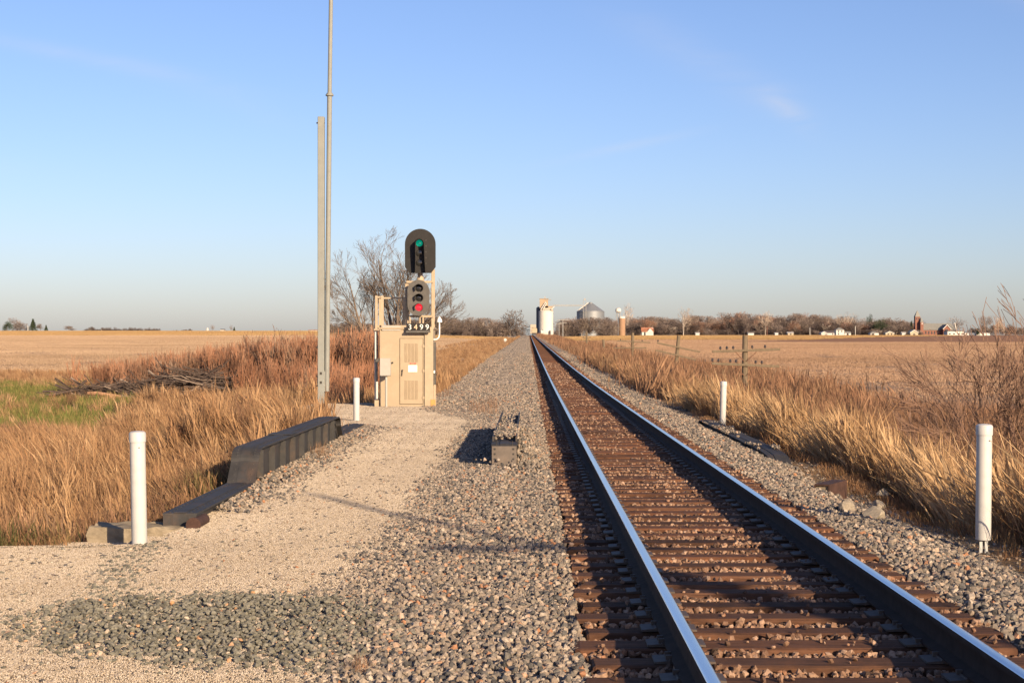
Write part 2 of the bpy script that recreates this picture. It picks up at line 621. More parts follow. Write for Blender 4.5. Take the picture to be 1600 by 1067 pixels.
S_BAL, S_CRIB, S_GREY = with_mat(STONES, M_BALLAST), with_mat(STONES, M_CRIB), with_mat(STONES + CHIPS[:3], M_GREY)
S_PALE = with_mat(CHIPS, M_PALE)

# ---------------------------------------------------------------- gravel path and pad
def ballast_toe(y):
    """left edge of the ballast shoulder"""
    y = np.asarray(y, float)
    v = -1.12 + 0.25 * (fbm(y * 0.35, y * 0 + 3.3, 41) - 0.5) * 2
    v = v + 0.12 * sstep(19, 22, y) * (1 - sstep(30, 33, y))
    return v - 1.75 * sstep(36, 46, y) - 0.25 * sstep(60, 120, y)
def path_keep(x, y):
    e = path_left(y) + 0.35 * (fbm(x * 1.1, y * 1.1, 51) - 0.5)
    return (x > e) & (x < -0.35) & (y < 47.3 + 1.2 * (fbm(x, y * 0, 52) - 0.5)) & ((y < 46) | (x < -0.4))
pxs = np.concatenate([np.arange(-24, -7, 0.5), np.arange(-7, -0.2, 0.12)])
pys = np.concatenate([np.arange(1, 7, 0.5), np.arange(7, 48, 0.12)])
pm, pv = grid_mesh('gravel_path', pxs, pys, lambda x, y: pad_z(x, y) + 0.004 + 0.006 * (fbm(x * 3, y * 3, 61) - 0.5), path_keep)
m = bpy.data.materials.new('pale_gravel_surface')
t = NT(m)
vo = t.coords()
vor = t.n('ShaderNodeTexVoronoi', Scale=75.0)
t.l(vo, vor.inputs['Vector'])
cell = t.ramp(vor.outputs['Color'], [(0.0, (0.30, 0.22, 0.145)), (0.35, (0.47, 0.365, 0.25)), (0.75, (0.56, 0.45, 0.32)), (1.0, (0.66, 0.55, 0.41))])
patch = t.ramp(t.noise(vo, 0.7, 7, 0.6), [(0.35, (0.86, 0.82, 0.78)), (0.65, (1.08, 1.06, 1.02))])
c = t.mix(1.0, cell, patch, 'MULTIPLY')
c = t.mix(t.ramp(t.noise(vo, 28.0, 3, 0.7), [(0.62, (0, 0, 0)), (0.72, (0.55,) * 3)]), c, (0.24, 0.175, 0.12))
t.set(c, 0.95, 0, 0.1)
t.bump(vor.outputs['Distance'], 0.7, 0.012)
ob('gravel_path', pm, m, kind='structure')

# ---------------------------------------------------------------- ballast bed
TIE_L, TIE_R = 1.62 - 1.295, 1.62 + 1.295
def bed_z(x, y):
    x = np.asarray(x, float); y = np.asarray(y, float)
    toe = ballast_toe(y)
    tl = np.clip((x - toe) / (0.28 - toe), -0.3, 1)
    padz = pad_loc(x, y) - 0.02
    top = -0.245
    l = padz + (top - padz) * sstep(0, 1, tl) - 0.06 * (tl < 0)
    wash = 0.10 * sstep(16, 19, y) * (1 - sstep(23.5, 26.5, y))
    tr = sstep(3.35, 4.5, x)
    r = top - (0.22 + wash) * tr
    z = np.where(x < 0.28, l, r)
    lump = 0.035 * (fbm(x * 2.2, y * 2.2, 71) - 0.5) * ((x < 0.3) | (x > 2.94))
    return z + lump + track_z(y) - 0.05 * ((x > 0.33) & (x < 2.9))
bxs = np.concatenate([np.arange(-4.2, -1.6, 0.2), np.arange(-1.6, 0.33, 0.09), [0.33, 0.36, 1.2, 2.0, 2.88, 2.91], np.arange(2.95, 4.9, 0.11)])
bys = axis_pts(3, 50, 0.12, 1, 1200, 1.05)
def bed_keep(x, y):
    return (x > ballast_toe(y) - 0.12 - 0.25 * (fbm(x * 2, y * 2, 73) - 0.4)) & (x < 4.55 + 0.4 * (fbm(x * .5, y * .8, 74) - 0.5))
bmh, bv = grid_mesh('ballast_bed', bxs, bys, bed_z, bed_keep)
m = bpy.data.materials.new('ballast_surface')
t = NT(m)
vo = t.coords()
vor = t.n('ShaderNodeTexVoronoi', Scale=21.0)
t.l(vo, vor.inputs['Vector'])
cell = t.ramp(vor.outputs['Color'], [(0.0, (0.08, 0.07, 0.065)), (0.3, (0.30, 0.235, 0.18)), (0.6, (0.44, 0.34, 0.25)), (1.0, (0.33, 0.28, 0.225))])
xx = t.n('ShaderNodeSeparateXYZ')
t.l(vo, xx.inputs[0])
mid = t.math('LESS_THAN', t.math('ABSOLUTE', t.math('SUBTRACT', xx.outputs['X'], 1.62)), 1.31)
c = t.mix(mid, cell, t.ramp(vor.outputs['Color'], [(0.0, (0.05, 0.03, 0.022)), (0.5, (0.16, 0.09, 0.055)), (1.0, (0.27, 0.155, 0.095))]))
t.set(c, 0.95, 0, 0.1)
t.bump(vor.outputs['Distance'], 1.0, 0.04)
ob('ballast_bed', bmh, m, kind='structure')

# ---------------------------------------------------------------- stones lying on the beds
def tumble(n, a=3.14):
    r = rng.uniform(-a, a, (n, 3))
    r[:, 2] = rng.uniform(-3.14, 3.14, n)
    return r
def region(x0, x1, y0, y1, dens):
    n = int((x1 - x0) * (y1 - y0) * dens)
    return rng.uniform(x0, x1, n), rng.uniform(y0, y1, n)

SP = 0.495                          # tie spacing
tie_y0 = 4.0
P, Rr, Sc = [], [], []
for (x0, x1, y0, y1, d, smin, smax) in [(-1.9, 0.34, 6.5, 14, 1350, .02, .06), (-1.9, 0.34, 14, 24, 900, .024, .06), (-3.0, 0.34, 24, 45, 470, .034, .07),
                                       (-3.4, 0.34, 45, 80, 170, .05, .09), (-3.4, .34, 80, 160, 60, .08, .13),
                                       (2.92, 4.7, 9, 24, 800, .03, .07), (2.92, 4.7, 24, 45, 430, .035, .075), (2.92, 4.7, 45, 90, 130, .05, .1), (2.92, 4.7, 90, 170, 50, .08, .14)]:
    x, y = region(x0, x1, y0, y1, d)
    toe = ballast_toe(y)
    # thin out beyond the toe
    pr = np.where(x < 0.4, 1 - sstep(0.0, 0.42, toe - x + 0.5 * (fbm(x * 2.5, y * 2.5, 75) - 0.5)), 1 - sstep(4.15, 4.7, x + 0.5 * (fbm(x * 2, y * 2, 76) - .5)))
    wash = (x > 3.35 + 0.3 * vnoise(x, y * 1.5, 9)) & (y > 17.5) & (y < 24.5)
    pr = np.where(wash, pr * 0.14, pr)
    k = rng.random(len(x)) < pr
    x, y, toe = x[k], y[k], toe[k]
    z = np.maximum(bed_z(x, y), np.where(x < -0.3, pad_z(x, y) + 0.012, -9)) + track_z(y) * 0
    s = rng.uniform(smin, smax, len(x)) * np.where((x < toe + 0.15) & (x < 0.4), 0.75, 1)
    z = z + s * rng.uniform(-0.05, 0.4, len(x))
    P.append(np.stack([x, y, z], 1)); Rr.append(tumble(len(x))); Sc.append(s)
scatter('ballast_stones', np.concatenate(P), np.concatenate(Rr), np.concatenate(Sc), S_BAL, 'loose crushed tan and grey ballast stones along both sides of the track', 'ballast')

# crib stones between the ties
P, Rr, Sc = [], [], []
for (y0, y1, d, smin, smax) in [(6, 16, 760, .022, .062), (16, 30, 520, .026, .062), (30, 60, 190, .04, .075), (60, 110, 60, .06, .1)]:
    x, y = region(TIE_L + 0.02, TIE_R - 0.02, y0, y1, d)
    ph = ((y - tie_y0) / SP + 0.5) % 1 - 0.5       # 0 at a tie centre
    gap = np.abs(ph) > 0.27
    on = (rng.random(len(x)) < 0.035)
    patchy = fbm(x * 1.3, y * 1.1, 81) > 0.31
    k = (gap & patchy) | on
    x, y, gap = x[k], y[k], gap[k]
    s = rng.uniform(smin, smax, len(x)) * np.where(gap, 1, .7)
    railx = np.minimum(np.abs(x - 0.866), np.abs(x - 2.374))
    kk = (railx > 0.13) | gap
    x, y, gap, s = x[kk], y[kk], gap[kk], s[kk]
    z = np.where(gap, -0.276 + 0.068 * fbm(x * 2, y * 2, 83), -0.2 + s * 0.2) + track_z(y) + s * rng.uniform(0, 0.3, len(x)) * gap
    P.append(np.stack([x, y, z], 1)); Rr.append(tumble(len(x))); Sc.append(s)
scatter('crib_stones', np.concatenate(P), np.concatenate(Rr), np.concatenate(Sc), S_CRIB, 'rust stained stones filling the gaps between the wooden ties', 'ballast')

# dark grey stone patch on the pad and its trail towards the white post
x, y = region(-4.2, -0.3, 7.2, 16, 1150)
ex = ((x + 1.9 + 0.16 * (y - 10.3)) / 1.45) ** 2 + ((y - 10.35) / 1.35) ** 2
e1 = 1 - sstep(0.3, 1.3, ex + 1.3 * (fbm(x * 1.6, y * 1.6, 91) - 0.5))
tr = 1 - sstep(0.05, 0.32, np.abs(x + 3.05 + 0.14 * (y - 11.5) + 0.3 * (fbm(y * 0.7, y * 0, 92) - 0.5)))
tr = tr * sstep(11, 11.8, y) * (1 - sstep(14.4, 15.3, y)) * 0.25
tr2 = (1 - sstep(0.1, 0.35, np.abs(y - 14.7))) * (1 - sstep(0.4, 0.9, np.abs(x + 4.1))) * 0.35
k = rng.random(len(x)) < np.maximum(np.maximum(e1, tr), np.maximum(tr2, 0.006))
x, y, e1 = x[k], y[k], e1[k]
s = rng.uniform(.018, .048, len(x))
z = pad_z(x, y) + 0.012 + s * 0.1 + 0.03 * e1 * rng.random(len(x))
scatter('grey_stones', np.stack([x, y, z], 1), tumble(len(x), 0.7), s, S_GREY, 'dark grey green stones spilled over the pale gravel pad', 'gravel')

# dense fine gravel: small tiles of crushed chips covering the path
M_CHIP = bpy.data.materials.new('limestone_chips')
t = NT(M_CHIP)
ge = t.n('ShaderNodeNewGeometry')
c = t.ramp(ge.outputs['Random Per Island'], [(0.0, (0.15, 0.115, 0.085)), (0.05, (0.32, 0.26, 0.19)), (0.4, (0.46, 0.38, 0.285)), (0.75, (0.54, 0.455, 0.355)), (0.95, (0.61, 0.53, 0.43)), (1.0, (0.40, 0.29, 0.18))])
patch = t.ramp(t.noise(t.n('ShaderNodeObjectInfo').outputs['Location'], 0.5, 4), [(0.35, (0.88, 0.86, 0.84)), (0.65, (1.06, 1.05, 1.03))])
t.set(t.mix(1.0, c, patch, 'MULTIPLY'), 0.95, 0, 0.1)
def chip_tile(seed, size, n, smin, smax):
    r = np.random.default_rng(seed)
    base = np.array([[1, 0, 0], [-1, 0, 0], [0, 1, 0], [0, -1, 0], [0, 0, 1], [0, 0, -1]], float)
    tri = np.array([[0, 2, 4], [2, 1, 4], [1, 3, 4], [3, 0, 4], [2, 0, 5], [1, 2, 5], [3, 1, 5], [0, 3, 5]])
    q = r.normal(0, 1, (n, 4)); q /= np.linalg.norm(q, axis=1)[:, None]
    w, x, y, z = q.T
    Rm = np.stack([1 - 2 * (y * y + z * z), 2 * (x * y - z * w), 2 * (x * z + y * w), 2 * (x * y + z * w), 1 - 2 * (x * x + z * z), 2 * (y * z - x * w), 2 * (x * z - y * w), 2 * (y * z + x * w), 1 - 2 * (x * x + y * y)], 1).reshape(n, 3, 3)
    s_ = r.uniform(smin, smax, n) / 2
    B = base[None] * (r.uniform(0.6, 1.35, (n, 6, 1))) * s_[:, None, None]
    B = np.einsum('nij,nkj->nki', Rm, B)
    B[:, :, 2] *= 0.8
    c_ = np.stack([r.uniform(-size / 2, size / 2, n), r.uniform(-size / 2, size / 2, n), s_ * r.uniform(-0.1, 0.5, n)], 1)
    V = (B + c_[:, None]).reshape(-1, 3)
    T = (tri[None] + (np.arange(n) * 6)[:, None, None]).reshape(-1, 3)
    me = fast_mesh('chip_tile', V, None, T)
    me.materials.append(M_CHIP)
    return me
TILES = [chip_tile(i, 0.5, 2600, .005, .015) for i in range(4)] + [chip_tile(10 + i, 0.5, 800, .01, .024) for i in range(3)]
tx_, ty_ = np.meshgrid(np.arange(-12, -0.4, 0.42), np.arange(4.5, 47.4, 0.42))
tx_, ty_ = tx_.ravel() + rng.uniform(-.05, .05, tx_.size), ty_.ravel() + rng.uniform(-.05, .05, ty_.size)
k = path_keep(tx_, ty_) & (tx_ / ty_ > -0.75) & (tx_ < -0.45)
tx_, ty_ = tx_[k], ty_[k]
rr = np.zeros((len(tx_), 3)); rr[:, 0] = np.arctan((pad_z(tx_, ty_ + .2) - pad_z(tx_, ty_ - .2)) / .4); rr[:, 2] = rng.uniform(-.25, .25, len(tx_))
scatter('path_gravel', np.stack([tx_, ty_, pad_z(tx_, ty_) + 0.013], 1), rr, np.ones(len(tx_)), TILES, 'fine pale limestone gravel covering the service path', 'gravel', idx=np.where(ty_ < 26, rng.integers(0, 4, len(tx_)), rng.integers(4, 7, len(tx_))))

x, y = region(-6.3, -0.7, 7, 47, 34)
k = path_keep(x, y) & (x / y > -0.35) & (fbm(x * 0.9, y * 0.6, 93) > 0.4)
x, y = x[k], y[k]
s = rng.uniform(.012, .042, len(x))
scatter('path_specks', np.stack([x, y, pad_z(x, y) + 0.02], 1), tumble(len(x), 0.5), s, with_mat(CHIPS, M_BALLAST), 'darker stones scattered over the pale gravel path', 'gravel')
M_BALT = bpy.data.materials.new('ballast_tile_stone')
t = NT(M_BALT)
ge = t.n('ShaderNodeNewGeometry')
t.set(t.ramp(ge.outputs['Random Per Island'], [(0.0, (0.06, 0.055, 0.05)), (0.2, (0.16, 0.14, 0.12)), (0.5, (0.30, 0.24, 0.18)), (0.8, (0.40, 0.325, 0.25)), (1.0, (0.46, 0.38, 0.30))]), 0.95, 0, 0.1)
BT = [chip_tile(30 + i, 2.0, 800, .05, .12) for i in range(3)]
for me in BT:
    me.materials.clear(); me.materials.append(M_BALT)
P = []
for yy in np.arange(66, 1000, 1.7):
    te = float(ballast_toe(yy))
    for xx in list(np.arange(te + 0.7, -0.4, 1.5)) + [-0.66, 3.95]:
        P.append((xx, yy, float(bed_z(xx, yy)) + 0.0))
P = np.array(P)
rr = np.zeros((len(P), 3)); rr[:, 2] = rng.integers(0, 4, len(P)) * math.pi / 2
scatter('far_ballast', P, rr, np.ones(len(P)), BT, 'distant tan and grey ballast shoulders of the receding track', 'ballast')

# coarser stones banked against the left girder
x, y = region(-3.35, -2.5, 17, 33, 420)
k = rng.random(len(x)) < (1 - sstep(0.0, 0.75, x + 3.3 + 0.5 * (fbm(x * 3, y * 1.2, 95) - 0.5)))
x, y = x[k], y[k]
s = rng.uniform(.025, .06, len(x))
z = pad_z(x, y) + 0.012 + 0.10 * (1 - sstep(0, 0.4, x + 3.3)) * fbm(x, y * 1.2, 96) + s * 0.1
scatter('girder_toe_stones', np.stack([x, y, z], 1), tumble(len(x)), s, S_BAL, 'tan stones banked against the foot of the long dark girder', 'gravel')

# pebbles and dirt clods on the bare soil right of the ballast
x, y = region(4.0, 6.2, 11, 44, 130)
k = rng.random(len(x)) < (1 - sstep(4.6, 6.2, x)) * (0.3 + 0.7 * (fbm(x * 2, y * 2, 97) > 0.45))
x, y = x[k], y[k]
s = rng.uniform(.012, .05, len(x))
z = np.maximum(ground_z(x, y), np.where(x < 4.4, bed_z(x, y), -9)) + s * 0.1
scatter('soil_pebbles', np.stack([x, y, z], 1), tumble(len(x)), s, S_BAL, 'loose pebbles on the bare soil between ballast and right bank grass', 'pebbles')

# ---------------------------------------------------------------- railway track
M_TIE = bpy.data.materials.new('weathered_tie_wood')
t = NT(M_TIE)
vo = t.coords((1.2, 26, 10))
oi = t.n('ShaderNodeObjectInfo')
add = t.n('ShaderNodeVectorMath', operation='ADD')
t.l(vo, add.inputs[0]); t.l(oi.outputs['Location'], add.inputs[1])
g1 = t.noise(add.outputs[0], 1.6, 9, 0.72, 0.3)
w = t.ramp(g1, [(0.28, (0.025, 0.014, 0.010)), (0.45, (0.115, 0.055, 0.032)), (0.62, (0.19, 0.094, 0.054)), (0.8, (0.27, 0.155, 0.10))])
kk = t.ramp(oi.outputs['Random'], [(0, (0.36, 0.37, 0.38)), (0.2, (0.80, 0.76, 0.72)), (0.4, (0.55, 0.58, 0.62)), (0.65, (0.92, 0.84, 0.78)), (0.85, (0.66, 0.70, 0.75)), (1, (1.12, 1.0, 0.9))])
w = t.mix(1.0, w, kk, 'MULTIPLY')
v2 = t.coords((1, 1, 1))
add2 = t.n('ShaderNodeVectorMath', operation='ADD')
t.l(v2, add2.inputs[0]); t.l(oi.outputs['Location'], add2.inputs[1])
rust = t.noise(add2.outputs[0], 5.0, 6, 0.7)
w = t.mix(t.ramp(rust, [(0.5, (0, 0, 0)), (0.75, (0.55,) * 3)]), w, (0.20, 0.088, 0.042))
t.set(w, 0.9, 0, 0.2)
t.bump(g1, 0.8, 0.02)
M_RUST = mat('rusty_rail_steel', (0.040, 0.026, 0.020), 0.85, 0.3, 9, 0.0, 0.15, 0.15, dirt=(0.075, 0.036, 0.02))
M_POL = bpy.data.materials.new('polished_rail_head')
t = NT(M_POL)
f = t.noise(t.coords((60, 0.6, 1)), 1.0, 5, 0.6)
t.set(t.ramp(f, [(0.3, (0.50, 0.51, 0.53)), (0.7, (0.66, 0.67, 0.69))]), t.ramp(f, [(0.3, (0.16,) * 3), (0.7, (0.26,) * 3)]), 1.0, 0.5)
M_PLATE = mat('tie_plate_steel', (0.095, 0.07, 0.055), 0.65, 0.3, 14, 0.0, 0.3, 0.1)

track = thing('railroad_track', 'single railway track with shiny rails on brown wooden ties running to the horizon', 'railway track', (1.62, 0, 0))
# rail: crowned head, web, foot (x across, z up; top at 0)
half = [(0.0, 0.0), (0.016, -0.0008), (0.027, -0.0035), (0.034, -0.009), (0.0375, -0.018), (0.036, -0.040), (0.012, -0.052), (0.0088, -0.075), (0.0095, -0.130), (0.016, -0.150), (0.076, -0.168), (0.076, -0.181)]
prof = half + [(-a, b) for a, b in half[::-1] if a > 0]
ysr = np.concatenate([np.arange(-6, 60, 3.0), np.arange(60, 1040, 20.0)])
def rail_mesh(name, cx):
    n = len(prof)
    V = []
    for yv in ysr:
        zz = float(track_z(yv))
        V += [(cx + a, yv, b + zz) for a, b in prof]
    F, MI = [], []
    for i in range(len(ysr) - 1):
        for k in range(n):
            k2 = (k + 1) % n
            F.append((i * n + k, i * n + k2, (i + 1) * n + k2, (i + 1) * n + k))
            top = prof[k][1] > -0.0095 and prof[k2][1] > -0.0095
            MI.append(1 if top else 0)
    F.append(tuple(range(n))); F.append(tuple((len(ysr) - 1) * n + k for k in range(n))[::-1]); MI += [0, 0]
    mb = MB(); mb.v = V; mb.f = F; mb.m = MI
    return mb.mesh(name, True)
for cx in (0.866, 2.374):
    ob('rail', rail_mesh('rail', cx - 1.62), [M_RUST, M_POL], track)

tie_meshes = []
for k in range(8):
    r = random.Random(k)
    mb = MB()
    bm = bmesh.new()
    bmesh.ops.create_cube(bm, size=1)
    for v in bm.verts:
        v.co = Vector((v.co.x * 2.59, v.co.y * 0.232, v.co.z * 0.18))
    bmesh.ops.bevel(bm, geom=list(bm.edges), offset=0.014, segments=1, affect='EDGES')
    for v in bm.verts:
        v.co += Vector((r.uniform(-.012, .012), r.uniform(-.007, .007), r.uniform(-.006, .004)))
    me = bpy.data.meshes.new('tie')
    bm.to_mesh(me); bm.free()
    me.materials.append(M_TIE)
    tie_meshes.append(me)
n_tie = 300
spk = MB()
mbp = MB()
mbp.prism([(-0.17, 0), (0.17, 0), (0.17, 0.011), (0.088, 0.017), (0.086, 0.024), (0.078, 0.024), (0.078, 0.014), (-0.078, 0.014), (-0.078, 0.024), (-0.086, 0.024), (-0.088, 0.017), (-0.17, 0.011)], 'y', -0.098, 0.098)
plate_me = mbp.mesh('tie_plate')
plate_me.materials.append(M_PLATE)
for i in range(n_tie):
    yv = tie_y0 + i * SP
    zz = float(track_z(yv))
    o = ob('tie', random.choice(tie_meshes), None, track)
    jx = random.uniform(-0.045, 0.045)
    o.location = (jx, yv + random.uniform(-0.035, 0.035), -0.2 - 0.09 + zz + random.uniform(-0.016, 0.002))
    o.rotation_euler = (random.uniform(-.02, .02), 0, R(random.uniform(-1.4, 1.4)) + (math.pi if i % 2 else 0))
    if i < 130:
        for cx in (0.866, 2.374):
            q = ob('tie_plate', plate_me, None, track)
            q.location = (cx - 1.62, yv, -0.2 + zz)
            if i < 70:
                for sx in (-1, 1):
                    for sy in (-1, 1):
                        if random.random() < 0.8:
                            hx = cx - 1.62 + sx * (0.083 + 0.004 * random.random())
                            spk.box((hx, yv + sy * 0.05, -0.2 + zz + 0.024), (0.034, 0.026, 0.034))
spk.build('spikes', M_PLATE, track, kind='stuff')
far = MB()
i = n_tie
while tie_y0 + i * SP < 1000:
    yv = tie_y0 + i * SP
    far.box((random.uniform(-.04, .04), yv, -0.29 + float(track_z(yv))), (2.59, 0.23, 0.18))
    i += 1
far.build('far_ties', M_TIE, track, kind='stuff')

# ---------------------------------------------------------------- bridge girders
M_GIRD = mat('dark_painted_steel', (0.040, 0.038, 0.037), 0.72, 0.25, 5, 0.0, 0.3, 0.08, dirt=(0.13, 0.075, 0.045), dirt_amt=0.55)
M_RUSTY = mat('rusty_iron', (0.065, 0.034, 0.025), 0.85, 0.35, 14, 0.1, 0.3, 0.4)
M_CONC = mat('aged_concrete', (0.24, 0.195, 0.135), 0.95, 0.28, 11, 0, 0.1, 0.6, dirt=(0.17, 0.13, 0.085))

def offset_profile(prof, y):
    return float(np.interp(y, [p[0] for p in prof], [p[1] for p in prof]))

def girder(name, label, x0, x1, prof, zbot, stiff, splice=None):
    """riveted plate girder along Y; prof = top edge as (y, z)"""
    g = thing(name, label, 'girder', ((x0 + x1) / 2, prof[0][0], 0))
    ox, oy = (x0 + x1) / 2, prof[0][0]
    w = (x1 - x0) / 2
    P2 = [(y - oy, z) for y, z in prof]
    th = 0.022
    # cover plate following the outline
    mb = MB()
    n = len(P2)
    inner = []
    for i, (y, z) in enumerate(P2):
        a = P2[max(i - 1, 0)]; b = P2[min(i + 1, n - 1)]
        d = Vector((b[0] - a[0], b[1] - a[1])).normalized()
        nn = Vector((-d.y, d.x))
        inner.append((y - nn.x * th, z - nn.y * th))
    for i in range(n - 1):
        mb.add([(-w, *P2[i]), (w, *P2[i]), (w, *P2[i + 1]), (-w, *P2[i + 1]), (-w, *inner[i]), (w, *inner[i]), (w, *inner[i + 1]), (-w, *inner[i + 1])],
               [(0, 1, 2, 3), (7, 6, 5, 4), (0, 4, 5, 1), (3, 2, 6, 7), (1, 5, 6, 2), (0, 3, 7, 4)])
    mb.build('cover_plate', M_GIRD, g)
    # narrow raised strip down the middle of the top
    mb = MB()
    for i in range(n - 1):
        y0_, z0_ = P2[i]; y1_, z1_ = P2[i + 1]
        e = 0.008
        mb.add([(-w * .34, y0_, z0_ + e), (w * .34, y0_, z0_ + e), (w * .34, y1_, z1_ + e), (-w * .34, y1_, z1_ + e), (-w * .34, y0_, z0_ - .004), (w * .34, y0_, z0_ - .004), (w * .34, y1_, z1_ - .004), (-w * .34, y1_, z1_ - .004)],
               [(0, 1, 2, 3), (0, 4, 5, 1), (3, 2, 6, 7), (1, 5, 6, 2), (0, 3, 7, 4)])
    mb.build('center_strip', M_GIRD, g)
    # web
    wx = w * 0.42
    mb = MB()
    poly = [(y, z - th) for y, z in inner] + [(P2[-1][0], zbot), (P2[0][0], zbot)]
    for i in range(n - 1):
        for sx in (-wx, wx):
            mb.add([(sx, *inner[i]), (sx, *inner[i + 1]), (sx, inner[i + 1][0], zbot), (sx, inner[i][0], zbot)], [(0, 1, 2, 3)])
    for e in (0, -1):
        mb.add([(-wx, *inner[e]), (wx, *inner[e]), (wx, inner[e][0], zbot), (-wx, inner[e][0], zbot)], [(0, 1, 2, 3)])
    mb.build('web', M_GIRD, g)
    # flange angle legs under the cover plate
    mb = MB()
    for i in range(n - 1):
        for sx in (-1, 1):
            xa = sx * (wx + 0.014)
            mb.add([(sx * wx, *inner[i]), (xa, *inner[i]), (xa, *inner[i + 1]), (sx * wx, *inner[i + 1]),
                    (sx * wx, inner[i][0], inner[i][1] - .09), (xa, inner[i][0], inner[i][1] - .09), (xa, inner[i + 1][0], inner[i + 1][1] - .09), (sx * wx, inner[i + 1][0], inner[i + 1][1] - .09)],
                   [(1, 2, 6, 5), (4, 5, 6, 7)])
    mb.build('flange_angle', M_GIRD, g)
    rv = MB()
    def rivet(p, ax):
        r_ = 0.014
        ring = []
        for k in range(6):
            tt = k * math.pi / 3
            if ax == 'x':
                ring.append((p[0], p[1] + r_ * math.cos(tt), p[2] + r_ * math.sin(tt)))
            else:
                ring.append((p[0] + r_ * math.cos(tt), p[1] + ax[0] * r_ * math.sin(tt), p[2] + ax[1] * r_ * math.sin(tt)))
        tip = (p[0] + (0.011 if ax == 'x' else 0), p[1] + (0 if ax == 'x' else -ax[1] * 0.011), p[2] + (0 if ax == 'x' else ax[0] * 0.011))
        rv.add(ring + [tip], [(k, (k + 1) % 6, 6) for k in range(6)])
    for sy in stiff:
        z1 = offset_profile(prof, sy) - 0.05
        mb = MB()
        mb.box2(wx, wx + 0.012, sy - oy - 0.055, sy - oy + 0.055, zbot, z1 - .03)
        mb.box2(wx + 0.012, w * 0.88, sy - oy - 0.055, sy - oy - 0.043, zbot, z1)
        mb.build('stiffener', M_GIRD, g)
        zc = z1 - 0.08
        while zc > zbot + 0.05:
            rivet((wx + 0.0125, sy - oy + 0.01, zc), 'x')
            zc -= 0.085
    for i in range(n - 1):
        a, b = Vector(P2[i]), Vector(P2[i + 1])
        L = (b - a).length
        d = (b - a).normalized()
        k = 0.05
        while k < L:
            q = a + d * k
            for sx in (-0.62, 0.62):
                rivet((sx * w, q.x, q.y + 0.001), (d.x, d.y))
            k += 0.09 if abs(d.y) > 0.3 else 0.16
    if splice:
        mb = MB()
        mb.box2(-w * .98, w * .98, splice - oy - 0.25, splice - oy + 0.25, offset_profile(prof, splice) + 0.0085, offset_profile(prof, splice) + 0.016)
        mb.build('splice_plate', M_GIRD, g)
    rv.build('rivets', M_GIRD, g, kind='stuff')
    return g

def rounded(y0, zl, ya, yb, zh, yc, yd, y1, zl2):
    """low flange, steep rounded end, high flange, steep rounded end, low flange"""
    p = [(y0, zl), (ya, zl)]
    hy = yb - ya
    for k in range(7):
        a = k / 6 * math.pi / 2
        p.append((yb - hy * 0.55 * math.cos(a) * 1.0, zh - 0.16 + 0.16 * math.sin(a)))
    hy2 = yd - yc
    for k in range(7):
        a = math.pi / 2 - k / 6 * math.pi / 2
        p.append((yc + hy2 * 0.55 * math.cos(a), zh - 0.16 + 0.16 * math.sin(a)))
    p += [(yd, zl2), (y1, zl2)]
    return p

girder('bridge_girder', 'long dark steel plate girder with rounded ends between dry grass and gravel path', -3.65, -3.31,
       rounded(15.95, -0.125, 19.35, 19.95, 0.275, 27.9, 28.5, 32.2, -0.07), -0.75, [20.15 + 0.92 * k for k in range(9)], 22.6)
girder('bridge_girder', 'short steel girder half buried in ballast beside the left rail', -0.52, -0.16,
       [(22.3, 0.12), (22.36, 0.15), (22.5, 0.155), (30.6, 0.175), (30.9, 0.15), (31.2, 0.0)], -0.75, [23.0, 24.0, 25, 26, 27, 28, 29])
girder('bridge_girder', 'dark girder almost buried in the ballast on the right of the track', 3.93, 4.27,
       [(25.6, -0.62), (25.95, -0.40), (26.4, -0.29), (27.2, -0.26), (36.8, -0.22), (37.2, -0.32)], -0.95, [])
g1 = [o for o in COL.objects if o.name.startswith('bridge_girder')][0]
MB().box2(-0.165, 0.165, 0.004, 0.35, -0.36, -0.148).build('end_angle', M_GIRD, g1)
# low kerb plates standing along the top of the short girder
g2 = [o for o in COL.objects if o.name.startswith('bridge_girder')][1]
for sx in (-1, 1):
    MB().box2(sx * 0.165 - 0.012, sx * 0.165 + 0.012, 0.5, 8.4, 0.165, 0.235).build('upstand', M_GIRD, g2)
MB().box2(-0.172, 0.172, -0.012, 0.02, -0.75, 0.128).build('end_plate', mat('sun_tinted_end_plate', (0.13, 0.105, 0.085), 0.7, 0.25, 7, 0, 0.3, dirt=(0.24, 0.16, 0.10)), g2)  # paler than the girder: sunlight on this end face put into its colour
mb = MB()
for sx in (-0.13, 0.13):
    for kz in range(6):
        mb.box((sx, -0.016, 0.09 - kz * 0.07), (0.022, 0.014, 0.022))
mb.build('end_rivets', M_GIRD, g2, kind='stuff')
# ballast spilled on top of the short girder
x, y = region(-0.5, -0.15, 22.6, 30.5, 330)
k = rng.random(len(x)) < np.where(y < 26.2, 1.0, 0.25 + 0.55 * (vnoise(x * 2, y * 1.3, 12) > 0.6)) * (y > 23.0)
x, y = x[k], y[k]
s = rng.uniform(.03, .06, len(x))
z = 0.18 + 0.06 * rng.random(len(x)) * (y < 26.2)
scatter('girder_top_stones', np.stack([x, y, z], 1), tumble(len(x)), s, S_BAL, 'ballast stones lying on top of the short girder', 'gravel')
